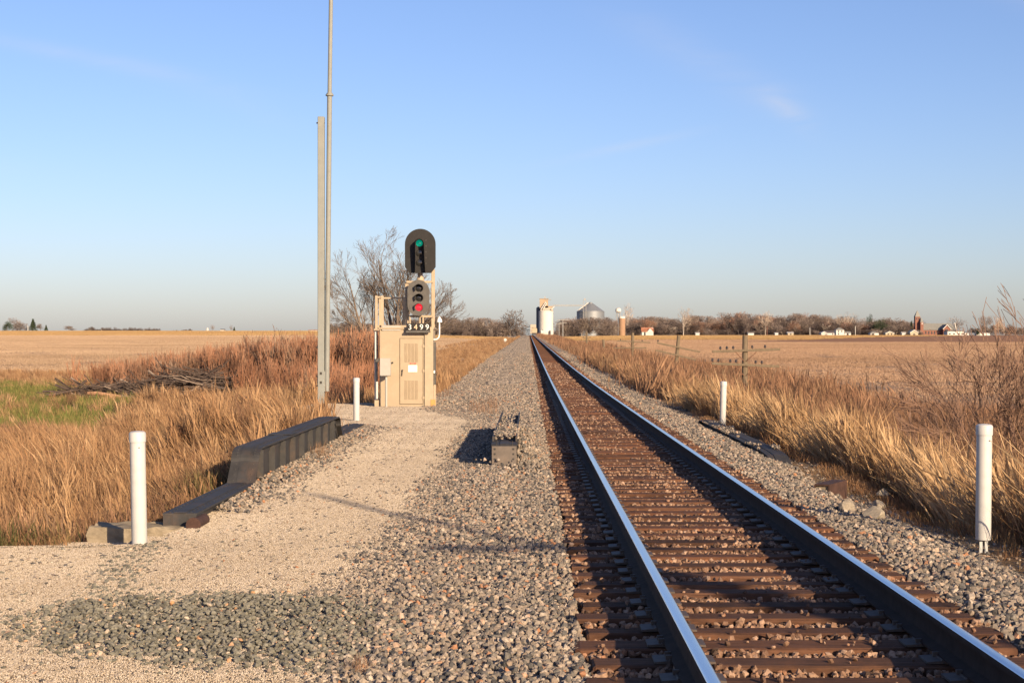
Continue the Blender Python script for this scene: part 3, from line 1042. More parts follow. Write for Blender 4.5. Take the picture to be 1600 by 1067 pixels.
# more stones heaped round the near end of the short girder and on the buried one
x, y = region(-0.75, 0.3, 21.2, 31.5, 420)
k = (rng.random(len(x)) < 0.95) & ((x > -0.16) | (y < 22.25)) & ~((x > -0.56) & (x < -0.16) & (y > 22.25)) & ~((y < 22.2) & (x < -0.3) & (rng.random(len(x)) < 0.5))
x, y = x[k], y[k]
s = rng.uniform(.03, .065, len(x))
z = bed_z(x, y) + 0.03 + np.where(y > 22.2, 0.13 * (1 - sstep(-0.1, 0.25, x)), 0.08 * (1 - sstep(0.0, 0.9, 22.25 - y)) * (x < 0.2)) * rng.uniform(0.3, 1, len(x))
x2, y2 = region(3.9, 4.3, 27.2, 36, 230)
k = rng.random(len(x2)) < (fbm(x2 * 3, y2 * 0.8, 14) > 0.5) * 0.95
x2, y2 = x2[k], y2[k]
s2 = rng.uniform(.03, .07, len(x2))
z2 = np.full(len(x2), -0.235) + 0.03 * rng.random(len(x2))
scatter('girder_side_stones', np.concatenate([np.stack([x, y, z], 1), np.stack([x2, y2, z2], 1)]), tumble(len(x) + len(x2)), np.concatenate([s, s2]), S_BAL, 'ballast heaped against the partly buried girders', 'gravel')

# concrete block, pipe stub, rusty beam end, rocks
def rough_block(name, label, cat, dims, loc, material, seed, rz=0, jit=0.012, cuts=6):
    bm = bmesh.new()
    bmesh.ops.create_cube(bm, size=1)
    bmesh.ops.subdivide_edges(bm, edges=list(bm.edges), cuts=cuts, use_grid_fill=True)
    r = random.Random(seed)
    for v in bm.verts:
        e = sum(1 for c in v.co if abs(c) > 0.49)
        v.co = Vector((v.co.x * dims[0], v.co.y * dims[1], v.co.z * dims[2]))
        v.co += Vector((r.uniform(-1, 1), r.uniform(-1, 1), r.uniform(-1, 1))) * jit * (1.5 if e >= 2 else 0.6)
    me = bpy.data.meshes.new(name)
    bm.to_mesh(me); bm.free()
    o = ob(name, me, material)
    o.location = loc
    o.rotation_euler = (0, 0, rz)
    o['label'] = label; o['category'] = cat
    return o
rough_block('concrete_block', 'long weathered concrete block in the gravel behind the near left white post', 'concrete block', (0.95, 0.5, 0.55), (-3.86, 15.95, -0.52), M_CONC, 3, 0.03, 0.013, 9)

mb = MB()
mb.tube([(0, 0, 0), (0, 0.5, 0)], 0.062, 12)
mb.tube([(0, -0.004, 0), (0, 0.02, 0)], 0.075, 12)
o = mb.build('rusty_pipe', M_RUSTY, None, True)
o.location = (-3.30, 15.75, -0.22)
o['label'] = 'rusty brown pipe end poking out beside the near end of the long girder'; o['category'] = 'pipe'

bm_ = thing('rusty_beam', 'rusty steel beam end sticking out of ballast on the right of the track', 'beam', (3.72, 20.3, -0.33), rotz=R(-28))
MB().box2(-0.10, 0.10, 0.0, 0.75, 0.085, 0.105).build('top_flange', M_RUSTY, bm_)
MB().box2(0.085, 0.10, 0.001, 0.75, -0.14, 0.0849).build('web', M_RUSTY, bm_)
MB().box2(-0.10, -0.085, 0.001, 0.75, -0.14, 0.0849).build('web', M_RUSTY, bm_)
MB().box2(-0.0849, 0.0849, 0.03, 0.05, -0.14, 0.0849).build('end_plate', M_CONC, bm_)

M_ROCK = mat('limestone_rock', (0.29, 0.245, 0.185), 0.95, 0.3, 9, 0, 0.1, 0.5, objvar=0.12)
rocks = [(1345, 768, 0.30, 'blocky tan rock nearest the rusty beam end'), (1362, 777, 0.26, 'pale rounded rock at the middle of the rock cluster by the washout'),
         (1379, 771, 0.24, 'pale rock farthest right in the rock cluster by the washout'), (1323, 793, 0.20, 'small split rock lowest and leftmost in the washout cluster'),
         (1374, 789, 0.22, 'flat tan rock below the pale rocks in the washout'), (1367, 806, 0.22, 'darker rock half sunk at the front of the washout cluster')]
for i, (qx, qy, s_, lab) in enumerate(rocks):
    Yc = np.linspace(14, 34, 400)
    gz = np.maximum(ground_z(px(qx, Yc), Yc), np.where(px(qx, Yc) < 4.5, bed_z(px(qx, Yc), Yc), -9))
    Y = float(Yc[np.argmin(np.abs(gz - pz(qy + 7, Yc)))])
    me = stone_mesh('rock', 500 + i, 0.8, 2, 7)
    me.materials.append(M_ROCK)
    o = ob('rock', me)
    X = px(qx, Y)
    o.location = (X, Y, float(max(ground_z(X, Y), bed_z(X, Y) if X < 4.5 else -9)) + s_ * 0.22)
    o.scale = (s_, s_, s_)
    o.rotation_euler = (random.uniform(-.4, .4), random.uniform(-.4, .4), random.uniform(0, 6))
    o['label'] = lab; o['category'] = 'rock'; o['group'] = 'rocks in the washout'

# ---------------------------------------------------------------- white marker posts
M_PVC = mat('white_pvc', (0.49, 0.48, 0.455), 0.5, 0.06, 7, 0, 0.35, dirt=(0.36, 0.32, 0.26), dirt_amt=0.45)
M_GALV = mat('galvanised_steel', (0.38, 0.385, 0.37), 0.45, 0.12, 6, 0.3, 0.5)
M_BOLT = mat('dark_bolt', (0.04, 0.035, 0.03), 0.6)
def marker_post(label, X, Y, z0, legs=False, tilt=(0, 0), h=1.07):
    o = thing('marker_post', label, 'post', (X, Y, z0), 'white marker posts at the bridge corners')
    o.rotation_euler = (tilt[0], tilt[1], 0)
    b = 0.11 if legs else -0.05
    MB().lathe([(0.070, b), (0.0715, b + 0.004), (0.0715, h - 0.095)], n=24).build('pipe', M_PVC, o, True)
    MB().lathe([(0.0715, h - 0.10), (0.078, h - 0.10), (0.078, h - 0.022), (0.072, h - 0.008), (0.055, h), (0.02, h + 0.004)], n=24).build('cap', M_PVC, o, True)
    MB().tube([(0.03, -0.071, h - 0.15), (0.03, -0.066, h - 0.15)], 0.006, 8).build('screw', M_BOLT, o)
    if legs:
        for sx in (-1, 1):
            MB().prism([(sx * .025 - .014, -.02), (sx * .025 + .014, -.02), (sx * .025 + .014, .02), (sx * .025 + .004, .02), (sx * .025 + .004, -.012), (sx * .025 - .014, -.012)], 'z', -0.3, 0.16).build('post_leg', M_GALV, o)
    return o
marker_post('white plastic marker post standing before the concrete block near the gravel pad', px(218, 15), 15, pz(852, 15), tilt=(0, R(-1.1)))
marker_post('white plastic marker post beside the signal cabinet, behind the long girder', px(557, 37), 37, pz(661, 37), h=1.05)
marker_post('small white marker post at the dry grass edge right of the track', px(1129, 37), 37, pz(668, 37), tilt=(0, R(1.5)))
marker_post('large white plastic marker post raised on two metal legs by the tall grass', px(1536, 15), 15, pz(861, 15), True, tilt=(0, R(0.6)), h=1.19)

# ---------------------------------------------------------------- radio mast
M_MAST = mat('mast_paint', (0.235, 0.24, 0.215), 0.75, 0.08, 4, 0.1, 0.4, dirt=(0.30, 0.27, 0.21), dirt_amt=0.4)
YM = 44.0
k = YM / 2500
mx0, mz0 = px(502, YM), pz(642, YM)
mast = thing('radio_mast', 'tall thin grey mast clamped to a thicker square grey pole beside the cabinet', 'mast', (mx0, YM, mz0))
H1 = (642 - 183) * k
MB().prism([(-.09, -.09), (.09, -.09), (.09, .09), (-.09, .09)], 'z', -0.3, H1).build('support_pole', M_MAST, mast, bevel=0.012)
MB().box2(-0.2, 0.2, -0.2, 0.2, -0.08, 0.02).build('base_plate', M_GALV, mast)
tb, tm = (642 - 611) * k, (642 - 148) * k
x_b, x_t = (510.5 - 502) * k + 0.005, (517.0 - 502) * k
MB().tube([(x_b, -0.02, tb), (x_b + (x_t - x_b) * 0.7, -0.02, tm)], 0.068, 14).build('lower_tube', M_MAST, mast, True)
MB().tube([(x_b + (x_t - x_b) * 0.7, -0.02, tm), (x_t + 0.05, -0.02, 14.5)], [0.058, 0.052], 14).build('upper_tube', M_MAST, mast, True)
xc = x_b + (x_t - x_b) * 0.7
MB().lathe([(0.07, -0.05), (0.11, -0.045), (0.11, -0.005), (0.085, 0.0), (0.085, 0.035)], (xc, -0.02, tm), 16).build('collar', M_MAST, mast, True)
MB().box2(0.08, 0.205, -0.07, 0.03, tb - 0.005, tb + 0.55).build('hinge_bracket', M_MAST, mast)
for bz in (H1 - 0.17, tb + 0.15, tb + 0.4, tb + 1.2):
    MB().tube([(-0.13, -0.02, bz), (0.10, -0.02, bz)], 0.022, 8).build('hinge_bolt', M_BOLT, mast)
for bz in (0.75, 1.0):
    MB().box2(-0.03, 0.03, -0.094, -0.0905, bz, bz + 0.07).build('tag_plate', M_BOLT, mast)

# ---------------------------------------------------------------- signal cabinet and signals
YC = 45.0
kc = YC / 2500
M_TAN = mat('tan_cabinet_paint', (0.36, 0.28, 0.185), 0.6, 0.06, 3, 0, 0.4, dirt=(0.50, 0.42, 0.30), dirt_amt=0.35)
M_TAN2 = mat('tan_rail_paint', (0.39, 0.305, 0.205), 0.55, 0.1, 6, 0, 0.35, dirt=(0.36, 0.24, 0.13), dirt_amt=0.3)
M_LGREY = mat('light_grey_box', (0.37, 0.345, 0.30), 0.5, 0.06, 5)
M_SHADE = mat('dark_gap', (0.10, 0.075, 0.05), 0.8)
M_BLACK = mat('flat_black_paint', (0.016, 0.014, 0.013), 0.6, 0.2, 8, 0, 0.3)
M_SGREY = mat('signal_grey_paint', (0.085, 0.077, 0.066), 0.5, 0.2, 8, 0, 0.4, dirt=(0.17, 0.155, 0.125), dirt_amt=0.4)
M_WHITE = mat('white_paint', (0.8, 0.78, 0.72), 0.5, 0.05)
M_REDP = mat('red_print', (0.62, 0.12, 0.09), 0.6, 0.05)
M_ORNG = mat('faded_orange_digit', (0.80, 0.52, 0.33), 0.6, 0.08)
M_GLASSD = mat('dark_lens', (0.02, 0.02, 0.02), 0.1, 0.1, 8, 0, 0.6)
def glow(name, col, s):
    m = bpy.data.materials.new(name)
    t = NT(m)
    f = t.noise(t.coords(), 30, 3)
    t.set(t.ramp(f, [(0.3, tuple(c * 0.5 for c in col)), (0.7, col)]), 0.15, 0, 0.6)
    t.b.inputs['Emission Color'].default_value = (*col, 1)
    t.b.inputs['Emission Strength'].default_value = s
    return m
M_GREEN = glow('green_lamp', (0.0, 0.26, 0.17), 0.55)
M_REDL = glow('red_lamp', (0.75, 0.02, 0.035), 0.7)

cab_x0, cab_x1 = px(593, YC), px(676, YC)
zb, zt = pz(637, YC), pz(513.5, YC)
cab = thing('signal_cabinet', 'tan metal signal equipment cabinet with louvred door standing on the gravel pad', 'cabinet', ((cab_x0 + cab_x1) / 2, YC, pz(640, YC)))
cw = (cab_x1 - cab_x0) / 2
cb, ct = zb - cab.location.z, zt - cab.location.z
D = 1.25
MB().box2(-cw, cw, 0, D, cb + 0.03, ct).build('body', M_TAN, cab, bevel=0.012)
MB().box2(-cw - 0.035, cw + 0.035, -0.035, D + .03, ct - 0.02, ct + 0.035).build('roof', M_TAN, cab, bevel=0.01)
for fx in (-cw + 0.1, cw - 0.1):
    for fy in (0.12, D - 0.12):
        MB().box2(fx - 0.07, fx + 0.07, fy - 0.07, fy + 0.07, -0.12, cb + 0.031).build('foot', M_SHADE, cab)
X_ = lambda q: px(q, YC) - cab.location.x
Z_ = lambda q: pz(q, YC) - cab.location.z
d0, d1, dz0, dz1 = X_(625), X_(660.5), Z_(631), Z_(529)
MB().box2(d0 - .012, d1 + .012, -0.004, 0.001, dz0 - .012, dz1 + .012).build('door_gap_shade', M_SHADE, cab)  # dark plate behind the door, painted as the shade in its gap
door = MB().box2(d0, d1, -0.03, -0.0045, dz0, dz1).build('door', M_TAN, cab, bevel=0.006)
for (zl0, zl1) in ((Z_(566), Z_(536.5)), (Z_(624), Z_(594))):
    for c4 in range(4):
        xa = d0 + (d1 - d0) * (0.21 + 0.155 * c4)
        n = int((zl1 - zl0) / 0.03)
        mb = MB()
        for j in range(n):
            zz = zl0 + (zl1 - zl0) * (j + 0.5) / n
            mb.add([(xa, -0.031, zz + 0.012), (xa + 0.075, -0.031, zz + 0.012), (xa + 0.075, -0.048, zz - 0.008), (xa, -0.048, zz - 0.008), (xa, -0.031, zz - 0.009), (xa + .075, -0.031, zz - 0.009)],
                   [(0, 1, 2, 3), (3, 2, 5, 4), (0, 3, 4), (1, 5, 2)])
        mb.build('louvre_column', M_TAN, door)
MB().box2(X_(638), X_(652), -0.0335, -0.0305, Z_(581), Z_(570.5)).build('notice', M_WHITE, door)
for j, (a, b) in enumerate(((640.2, 643.3), (644.6, 646.2), (647.2, 650))):
    MB().box2(X_(a), X_(b), -0.0335, -0.0305, Z_(569.2), Z_(566.8)).build('warning_mark', M_REDP, door)
mb = MB()
for j in range(5):
    mb.box2(X_(639.2), X_(650.5 - (j % 2) * 2), -0.0345, -0.0336, Z_(573.2 + j * 1.5), Z_(572.8 + j * 1.5))
mb.build('notice_text', M_LGREY, door)
MB().tube([(X_(629), -0.06, Z_(578.5)), (X_(628.2), -0.06, Z_(587))], 0.013, 8).tube([(X_(629), -0.03, Z_(578.5)), (X_(629), -0.07, Z_(578.5))], 0.022, 8).build('handle', M_BOLT, door)
for zz in (540.5, 579, 621):
    MB().box2(d1 - 0.03, d1 + 0.1, -0.036, -0.0305, Z_(zz + 2), Z_(zz - 1.5)).tube([(d1 + .012, -0.042, Z_(zz + 3)), (d1 + .012, -0.042, Z_(zz - 2.5))], 0.014, 8).build('hinge', M_TAN, cab)
# corner posts of the frame either side of the body
MB().box2(X_(663.5), X_(677), -0.05, -0.001, cb - 0.005, ct + 0.05).build('corner_channel', M_TAN2, cab, bevel=0.006)
MB().box2(X_(677.5), X_(681), 0.0, 0.1, Z_(638), Z_(601)).build('side_bracket', M_TAN2, cab)
MB().box2(X_(673), X_(680.5), -0.06, -0.051, Z_(636.5), Z_(624)).build('rust_foot_plate', mat('rusty_tan', (0.50, 0.27, 0.09), 0.8, 0.15, 8), cab)
MB().box2(X_(585.5), X_(592.5), -0.05, 0.05, Z_(637.5), Z_(625)).build('side_bracket', M_TAN2, cab)
MB().box2(X_(631), X_(652), -0.035, -0.0105, Z_(637.8), Z_(636)).build('sill', M_LGREY, cab)
for (qx, qy) in ((604, 537), (621, 537), (621, 577), (621, 593)):
    MB().box2(X_(qx) - .016, X_(qx) + .016, -0.006, -0.001, Z_(qy) - .016, Z_(qy) + .016).build('patch_plate', M_TAN2, cab)
MB().tube([(X_(613.5), -0.05, Z_(566.5)), (X_(613.5), 0.01, Z_(566.5))], 0.025, 8).build('cable_gland', M_BOLT, cab)
# platform and guard rail on top, ladder rail down the left side
zp = ct + 0.036
MB().box2(X_(590), X_(634), 0.1, D - .05, zp, zp + 0.06).build('platform', M_TAN2, cab)
MB().box2(X_(597), X_(626), -0.02, 0.02, Z_(516.5), Z_(509)).build('toe_board', M_LGREY, cab)
for qx, y_ in ((588.0, 0.05), (597.5, 0.03), (588.0, D - .1), (626, D - .1)):
    MB().box2(X_(qx) - 0.035, X_(qx) + 0.035, y_ - 0.03, y_ + 0.03, Z_(517) if qx > 590 else Z_(517), Z_(462)).build('guard_post', M_TAN2, cab)
for zz in (464,):
    MB().box2(X_(586), X_(625), D - .13, D - .07, Z_(zz + 1.3), Z_(zz - 1.3)).build('guard_rail', M_TAN2, cab)
    MB().box2(X_(586), X_(599), 0.015, 0.045, Z_(zz + 1.6), Z_(zz - 1.0)).build('guard_rail', M_TAN2, cab)
MB().box2(X_(584.5), X_(593), -0.02, 0.02, Z_(516), Z_(513.6)).build('guard_rail', M_TAN2, cab)
for y_ in (0.1, 0.5):
    MB().tube([(X_(586.0), y_, Z_(638)), (X_(586.0), y_, Z_(470))], 0.028, 8).build('ladder_rail', M_GALV, cab)
mb = MB()
zr = 0.2
while zr < 2.2:
    mb.tube([(X_(586.0), 0.1, zr), (X_(586.0), 0.5, zr)], 0.014, 6)
    zr += 0.3
mb.build('ladder_rungs', M_GALV, cab)
MB().tube([(X_(588.8), -0.03, Z_(623)), (X_(588.8), -0.03, Z_(596))], 0.04, 10).build('conduit_sleeve', M_GALV, cab)
MB().box2(X_(587), X_(592), -.03, .02, Z_(566), Z_(560)).build('side_bracket', M_SGREY, cab)
# cable trunk on the right side
MB().box2(cw + 0.001, cw + 0.07, 0.15, 0.4, 0.7, Z_(535)).build('cable_trunk', M_SGREY, cab)
MB().box2(cw + 0.02, cw + 0.06, 0.10, 0.149, Z_(583), Z_(579)).build('white_tag', M_WHITE, cab)
# antenna dome on its bent pipe
pts = [(X_(677), 0.2, Z_(530.5)), (X_(682), 0.2, Z_(530)), (X_(685), 0.2, Z_(527)), (X_(686), 0.2, Z_(522)), (X_(686), 0.2, Z_(503))]
MB().tube(pts, 0.02, 8).build('antenna_pipe', M_WHITE, cab, True)
MB().lathe([(0.075, 0.0), (0.075, 0.06), (0.04, 0.12), (0.008, 0.165)], (X_(686), 0.2, Z_(503.5)), 14).build('antenna_dome', M_WHITE, cab, True)

# meter box on a conduit in front of the cabinet
jb = thing('meter_box', 'light grey electric box on a thin conduit in front of the tan cabinet', 'electric box', (px(603.5, YC - .4), YC - 0.4, pz(641, YC - .4)))
ky = (YC - .4) / 2500
MB().tube([(0, 0, -0.1), (0, 0, (641 - 587) * ky)], 0.034, 10).build('conduit', M_LGREY, jb, True)
MB().box2(-9.0 * ky, 7.0 * ky, -0.12, 0.1, (641 - 587.5) * ky, (641 - 560) * ky).build('box', M_LGREY, jb, bevel=0.015)
MB().box2(-9.3 * ky, 7.3 * ky, -0.135, -0.121, (641 - 586.5) * ky, (641 - 559.5) * ky).build('box_lid', M_LGREY, jb, bevel=0.005)

# signal mast with two heads
zs = zt + 0.06
sig = thing('railway_signal', 'two headed railway signal above the cabinet, green light over red light', 'signal', (px(656, YC), YC, zt + 0.036))
SX = lambda q: px(q, YC) - sig.location.x
SZ = lambda q: pz(q, YC) - sig.location.z
for qx, ztop in ((634.3, 440), (675.6, 420)):
    MB().box2(SX(qx) - 0.05, SX(qx) + 0.05, 0.3, 0.4, 0.0, SZ(ztop)).build('support_beam', M_TAN2, sig, bevel=0.008)
MB().tube([(SX(656), 0.22, 0.0), (SX(656), 0.22, SZ(425))], 0.055, 12).build('mast', M_TAN2, sig, True)
for zz in (494, 440):
    MB().box2(SX(634), SX(676), 0.24, 0.29, SZ(zz) - .03, SZ(zz) + .03).build('cross_brace', M_TAN2, sig)
for qx in (640, 660.5):
    MB().tube([(SX(qx), 0.1, 0.0), (SX(qx), 0.1, SZ(494))], 0.026, 8).build('conduit', M_TAN2, sig, True)
MB().lathe([(0.10, 0), (0.115, .05), (0.10, .11), (0.075, .16), (0.075, .3)], (SX(656), 0.16, SZ(440)), 14).build('head_bracket', M_TAN2, sig, True)

def stadium(cx, cz, w, h, chamfer=0.0, n=20):
    p = []
    r = w / 2
    for k in range(n + 1):
        a = math.pi * k / n
        p.append((cx + r * math.cos(a), cz + h / 2 - r + r * math.sin(a)))
    if chamfer:
        p += [(cx - r, cz - h / 2 + chamfer), (cx - r + chamfer * .75, cz - h / 2), (cx + r - chamfer * .75, cz - h / 2), (cx + r, cz - h / 2 + chamfer)]
    else:
        for k in range(n + 1):
            a = math.pi + math.pi * k / n
            p.append((cx + r * math.cos(a), cz - h / 2 + r + r * math.sin(a)))
    return p
def visor(cx, cz, r, ln, yf, droop=0.02, span=250):
    """tunnel hood, open below"""
    mb = MB()
    n = 18
    rows = []
    for i, tt in enumerate((0.0, 1.0)):
        row = []
        for k in range(n + 1):
            a = R(90 - span / 2 + span * k / n)
            cut = 0.0 if i == 0 else -ln * (0.55 + 0.45 * max(0, math.sin(a)))
            row.append((cx + r * math.cos(a), yf + cut, cz + r * math.sin(a) - (droop if i else 0)))
        rows.append(row)
    th = 0.93
    for sc in (1.0, th):
        vs = []
        for row in rows:
            vs += [(cx + (x - cx) * sc, y, cz + (z - cz) * sc) for x, y, z in row]
        mb.add(vs, [(k, k + 1, n + 1 + k + 1, n + 1 + k) for k in range(n)])
    b0, b1 = n + 1, 2 * (n + 1) + n + 1
    base = 0
    for k in range(n):
        mb.f.append((b0 + k, b0 + k + 1, b1 + k + 1, b1 + k)); mb.m.append(0)
    return mb
yf = -0.10
hd = MB().prism(stadium(SX(657), SZ(392.5), 48 * kc, 69 * kc, 0.17), 'y', yf, yf + 0.018).build('target_plate', M_BLACK, sig)
hd['label'] = 'upper head with large black oval background plate'
MB().box2(SX(650.5), SX(661.5), yf + 0.019, 0.2, SZ(424), SZ(368)).build('housing', M_BLACK, hd, bevel=0.02)
for i, zz in enumerate((380.5, 396, 411)):
    MB().lathe([(0.0, 0.0), (0.105, 0.0), (0.105, 0.012), (0.07, 0.028), (0.0, 0.034)][1:], (0, 0, 0), 20)
    ln = MB().tube([(SX(655.5), yf - 0.001, SZ(zz)), (SX(655.5), yf - 0.02, SZ(zz)), (SX(655.5), yf - 0.032, SZ(zz))], [0.095, 0.085, 0.04], 20)
    o = ln.build('green_lens' if i == 0 else 'dark_lens', M_GREEN if i == 0 else M_GLASSD, hd, True)
# one tall hood over all three lamps: round top, long side walls
mb = MB()
outl = [(0.125 * math.cos(R(a)), SZ(380.5) + 0.135 * math.sin(R(a))) for a in range(0, 181, 12)]
outl = [(0.165, SZ(426)), (0.14, SZ(405))] + outl + [(-0.125, SZ(405)), (-0.14, SZ(426))]
pr_ = [0.20, 0.26] + [0.30] * (len(outl) - 4) + [0.26, 0.20]
for sc in (1.0, 0.93):
    vs = [(SX(655.5) + x_ * sc, yf - 0.0005, z_ if z_ < SZ(380.5) else SZ(380.5) + (z_ - SZ(380.5)) * sc) for x_, z_ in outl]
    vs += [(SX(655.5) + x_ * sc + 0.03, yf - p_, (z_ if z_ < SZ(380.5) else SZ(380.5) + (z_ - SZ(380.5)) * sc) - 0.03) for (x_, z_), p_ in zip(outl, pr_)]
    n = len(outl)
    mb.add(vs, [(k, k + 1, n + k + 1, n + k) for k in range(n - 1)])
n = len(outl)
for k in range(n - 1):
    mb.f.append((n + k, n + k + 1, 3 * n + k + 1, 3 * n + k)); mb.m.append(0)
mb.build('hood', M_BLACK, hd, True)
for zz in (376, 385, 394, 403, 412):
    MB().tube([(SX(666), yf - 0.008, SZ(zz)), (SX(666), yf - 0.0005, SZ(zz))], 0.014, 6).build('bolt', M_SGREY, hd)
hd2 = MB().prism(stadium(SX(654), SZ(465.5), 34 * kc, 56 * kc), 'y', yf, yf + 0.018).build('backing_plate', M_SGREY, sig)
hd2['label'] = 'lower head with smaller grey oval plate'
MB().prism(stadium(SX(654), SZ(465.5), 25 * kc, 46 * kc), 'y', yf + 0.019, 0.12).build('housing', M_SGREY, hd2)
MB().box2(SX(636), SX(639.5), yf + .02, 0.1, SZ(486), SZ(462)).build('side_case', M_BLACK, hd2)
for i, zz in enumerate((450.5, 465.5, 480.3)):
    ln = MB().tube([(SX(655), yf - 0.001, SZ(zz)), (SX(655), yf - 0.025, SZ(zz)), (SX(655), yf - 0.045, SZ(zz))], [0.10, 0.09, 0.04], 20)
    ln.build('red_lens' if i == 2 else 'dark_lens', M_REDL if i == 2 else M_GLASSD, hd2, True)
    visor(SX(655), SZ(zz), 0.122, 0.19, yf - 0.0005, 0.012).build('visor', M_BLACK if i < 2 else M_SGREY, hd2, True)
# number plate 3499
npl = thing('number_plate', 'row of black tiles with white numerals 3499 under the signal heads', 'number plate', (px(654, YC - 0.2), YC - 0.2, pz(516.5, YC - 0.2)))
kn = (YC - .2) / 2500
for i, ch in enumerate('3499'):
    tile = MB().box2((-17.8 + 9.0 * i) * kn, (-17.8 + 9.0 * i + 8.7) * kn, -0.006, 0.006, 0.0, 11.2 * kn).build('digit_tile', M_BLACK, npl)
    cu = bpy.data.curves.new('digit', 'FONT')
    cu.body = ch
    cu.size = 0.215
    cu.align_x = 'CENTER'
    cu.offset = 0.0
    cu.extrude = 0.0015
    tmp = bpy.data.objects.new('digit_curve', cu)
    COL.objects.link(tmp)
    dg = bpy.context.evaluated_depsgraph_get()
    me = bpy.data.meshes.new_from_object(tmp.evaluated_get(dg))
    bpy.data.objects.remove(tmp)
    o = ob('digit', me, M_ORNG if i == 1 else M_WHITE, tile)
    o.rotation_euler = (R(90), 0, 0)
    o.location = ((-17.8 + 9.0 * i + 4.35) * kn, -0.0085, 0.027)
MB().box2(-19.5 * kn, 18.5 * kn, -0.03, 0.03, -0.06, -0.002).build('bracket', M_SGREY, npl)

# ---------------------------------------------------------------- telegraph poles
M_POLE = mat('weathered_pole_wood', (0.155, 0.12, 0.08), 0.95, 0.35, 6, 0, 0.1, 0.5, stretch=(6, 6, 0.6))
M_INS = mat('glass_insulator', (0.03, 0.022, 0.018), 0.25, 0.2, 5, 0, 0.6)
M_BRACE = mat('rusty_brace', (0.16, 0.085, 0.05), 0.8)
def tele_pole(label, qx, ytop, Y, lean, arms, pins, r=0.13):
    """arms: (pixel y at pole, half length, tilt, sideways shift, two braces)"""
    X = px(qx, Y)
    zg = float(ground_z(X, Y)) - 0.1
    ztop = pz(ytop, Y)
    H = ztop - zg
    p = thing('telegraph_pole', label, 'telegraph pole', (X, Y, zg), 'old telegraph poles along the right ditch')
    p.rotation_euler = (0, R(lean), 0)
    MB().tube([(0, 0, -0.4), (0, 0, H * 0.5), (0, 0, H)], [r * 1.1, r, r * 0.92], 10).build('pole', M_POLE, p, True)
    for j, (yy, hl, tilt, sh, br) in enumerate(arms):
        za = pz(yy, Y) - zg
        rot = Matrix.Rotation(R(tilt), 3, 'Y')
        arm = MB().box((0, 0, 0), (2 * hl, 0.09, 0.11)).build('crossarm', M_POLE, p, bevel=0.008)
        arm.location = (sh, -r - 0.045, za)
        arm.rotation_euler = (0, R(tilt), 0)
        for f in pins[j]:
            MB().lathe([(0.012, 0.05), (0.012, 0.09), (0.05, 0.095), (0.056, 0.14), (0.042, 0.175), (0.045, 0.2), (0.02, 0.22)], (f * hl, 0, 0), 8).build('insulator', M_INS, arm, True)
        if br:
            for sx in (-1, 1):
                MB().tube([(sx * 0.52 * 0.9 + sh * .3, -r - 0.1, za - 0.055), (sx * 0.05, -r - 0.02, za - 0.48)], 0.022, 6).build('brace', M_BRACE, p)
    return p
tele_pole('nearest telegraph pole with two crossarms and dark insulators', 1163, 524, 71, 0.6,
          [(547.5, 1.5, -2.6, 0.03, True), (570, 1.5, 2.0, 0.0, True)], [[-0.76, -0.57, -0.38, 0.18, 0.56], [-0.98, -0.8, -0.45, -0.28, 0.30, 0.48]])
tele_pole('second telegraph pole, leaning right with two tilted empty crossarms', 1053, 524, 109, 5.5,
          [(542.5, 1.5, 6.5, 0.05, False), (554.5, 1.4, 8.0, -0.1, False)], [[-0.98], []])
tele_pole('third telegraph pole, upright with two thin crossarms in the reddish weeds', 988, 520, 154, 0.5,
          [(534, 1.6, 2.5, 0.1, True), (543.5, 1.6, -1.0, -0.3, True)], [[-0.8, 0.5], [-0.8, -0.5]], 0.15)
tele_pole('fourth telegraph pole, short bare stub leaning left beyond the third', 945, 530, 210, -4.0, [], [], 0.17)
tele_pole('fifth telegraph pole, thin with small crossarm near the buried weeds', 916.5, 519, 278, 0.5, [(528, 0.7, 0, 0, False), (532, .6, 0, 0, False)], [[-0.8, 0.8], []], 0.17)

# ---------------------------------------------------------------- grasses
def tuft_mesh(name, seed, n, h, spread, width, lean, plume=0.3, curl=0.4):
    r = np.random.default_rng(seed)
    V, Q, T = [], [], []
    for b in range(n):
        bx, by = r.normal(0, spread, 2)
        hh = h * r.uniform(0.45, 1.1)
        az = r.uniform(0, 2 * math.pi)
        dx, dy = math.cos(az), math.sin(az)
        ln = r.uniform(0.02, 0.3) * hh
        lx, ly = dx * ln + lean[0] * hh * r.uniform(0.5, 1.3), dy * ln + lean[1] * hh
        w = width * r.uniform(0.6, 1.3)
        ang = r.uniform(0, math.pi)
        wx, wy = math.cos(ang) * w / 2, math.sin(ang) * w / 2
        segs = [0, 0.35, 0.7, 1.0]
        has_plume = r.random() < plume
        i0 = len(V)
        for k, tt in enumerate(segs):
            cx = bx + lx * tt ** 1.7
            cy = by + ly * tt ** 1.7
            cz = hh * (tt - curl * 0.25 * tt ** 3) - 0.04
            ww = (1 - 0.75 * tt) if not has_plume else (0.7 if k < 2 else 1.7 if k == 2 else 0.4)
            if k < 3:
                V.append((cx - wx * ww, cy - wy * ww, cz)); V.append((cx + wx * ww, cy + wy * ww, cz))
            else:
                V.append((cx, cy, cz))
        Q += [(i0, i0 + 1, i0 + 3, i0 + 2), (i0 + 2, i0 + 3, i0 + 5, i0 + 4)]
        T += [(i0 + 4, i0 + 5, i0 + 6)]
    return fast_mesh(name, V, Q, T)

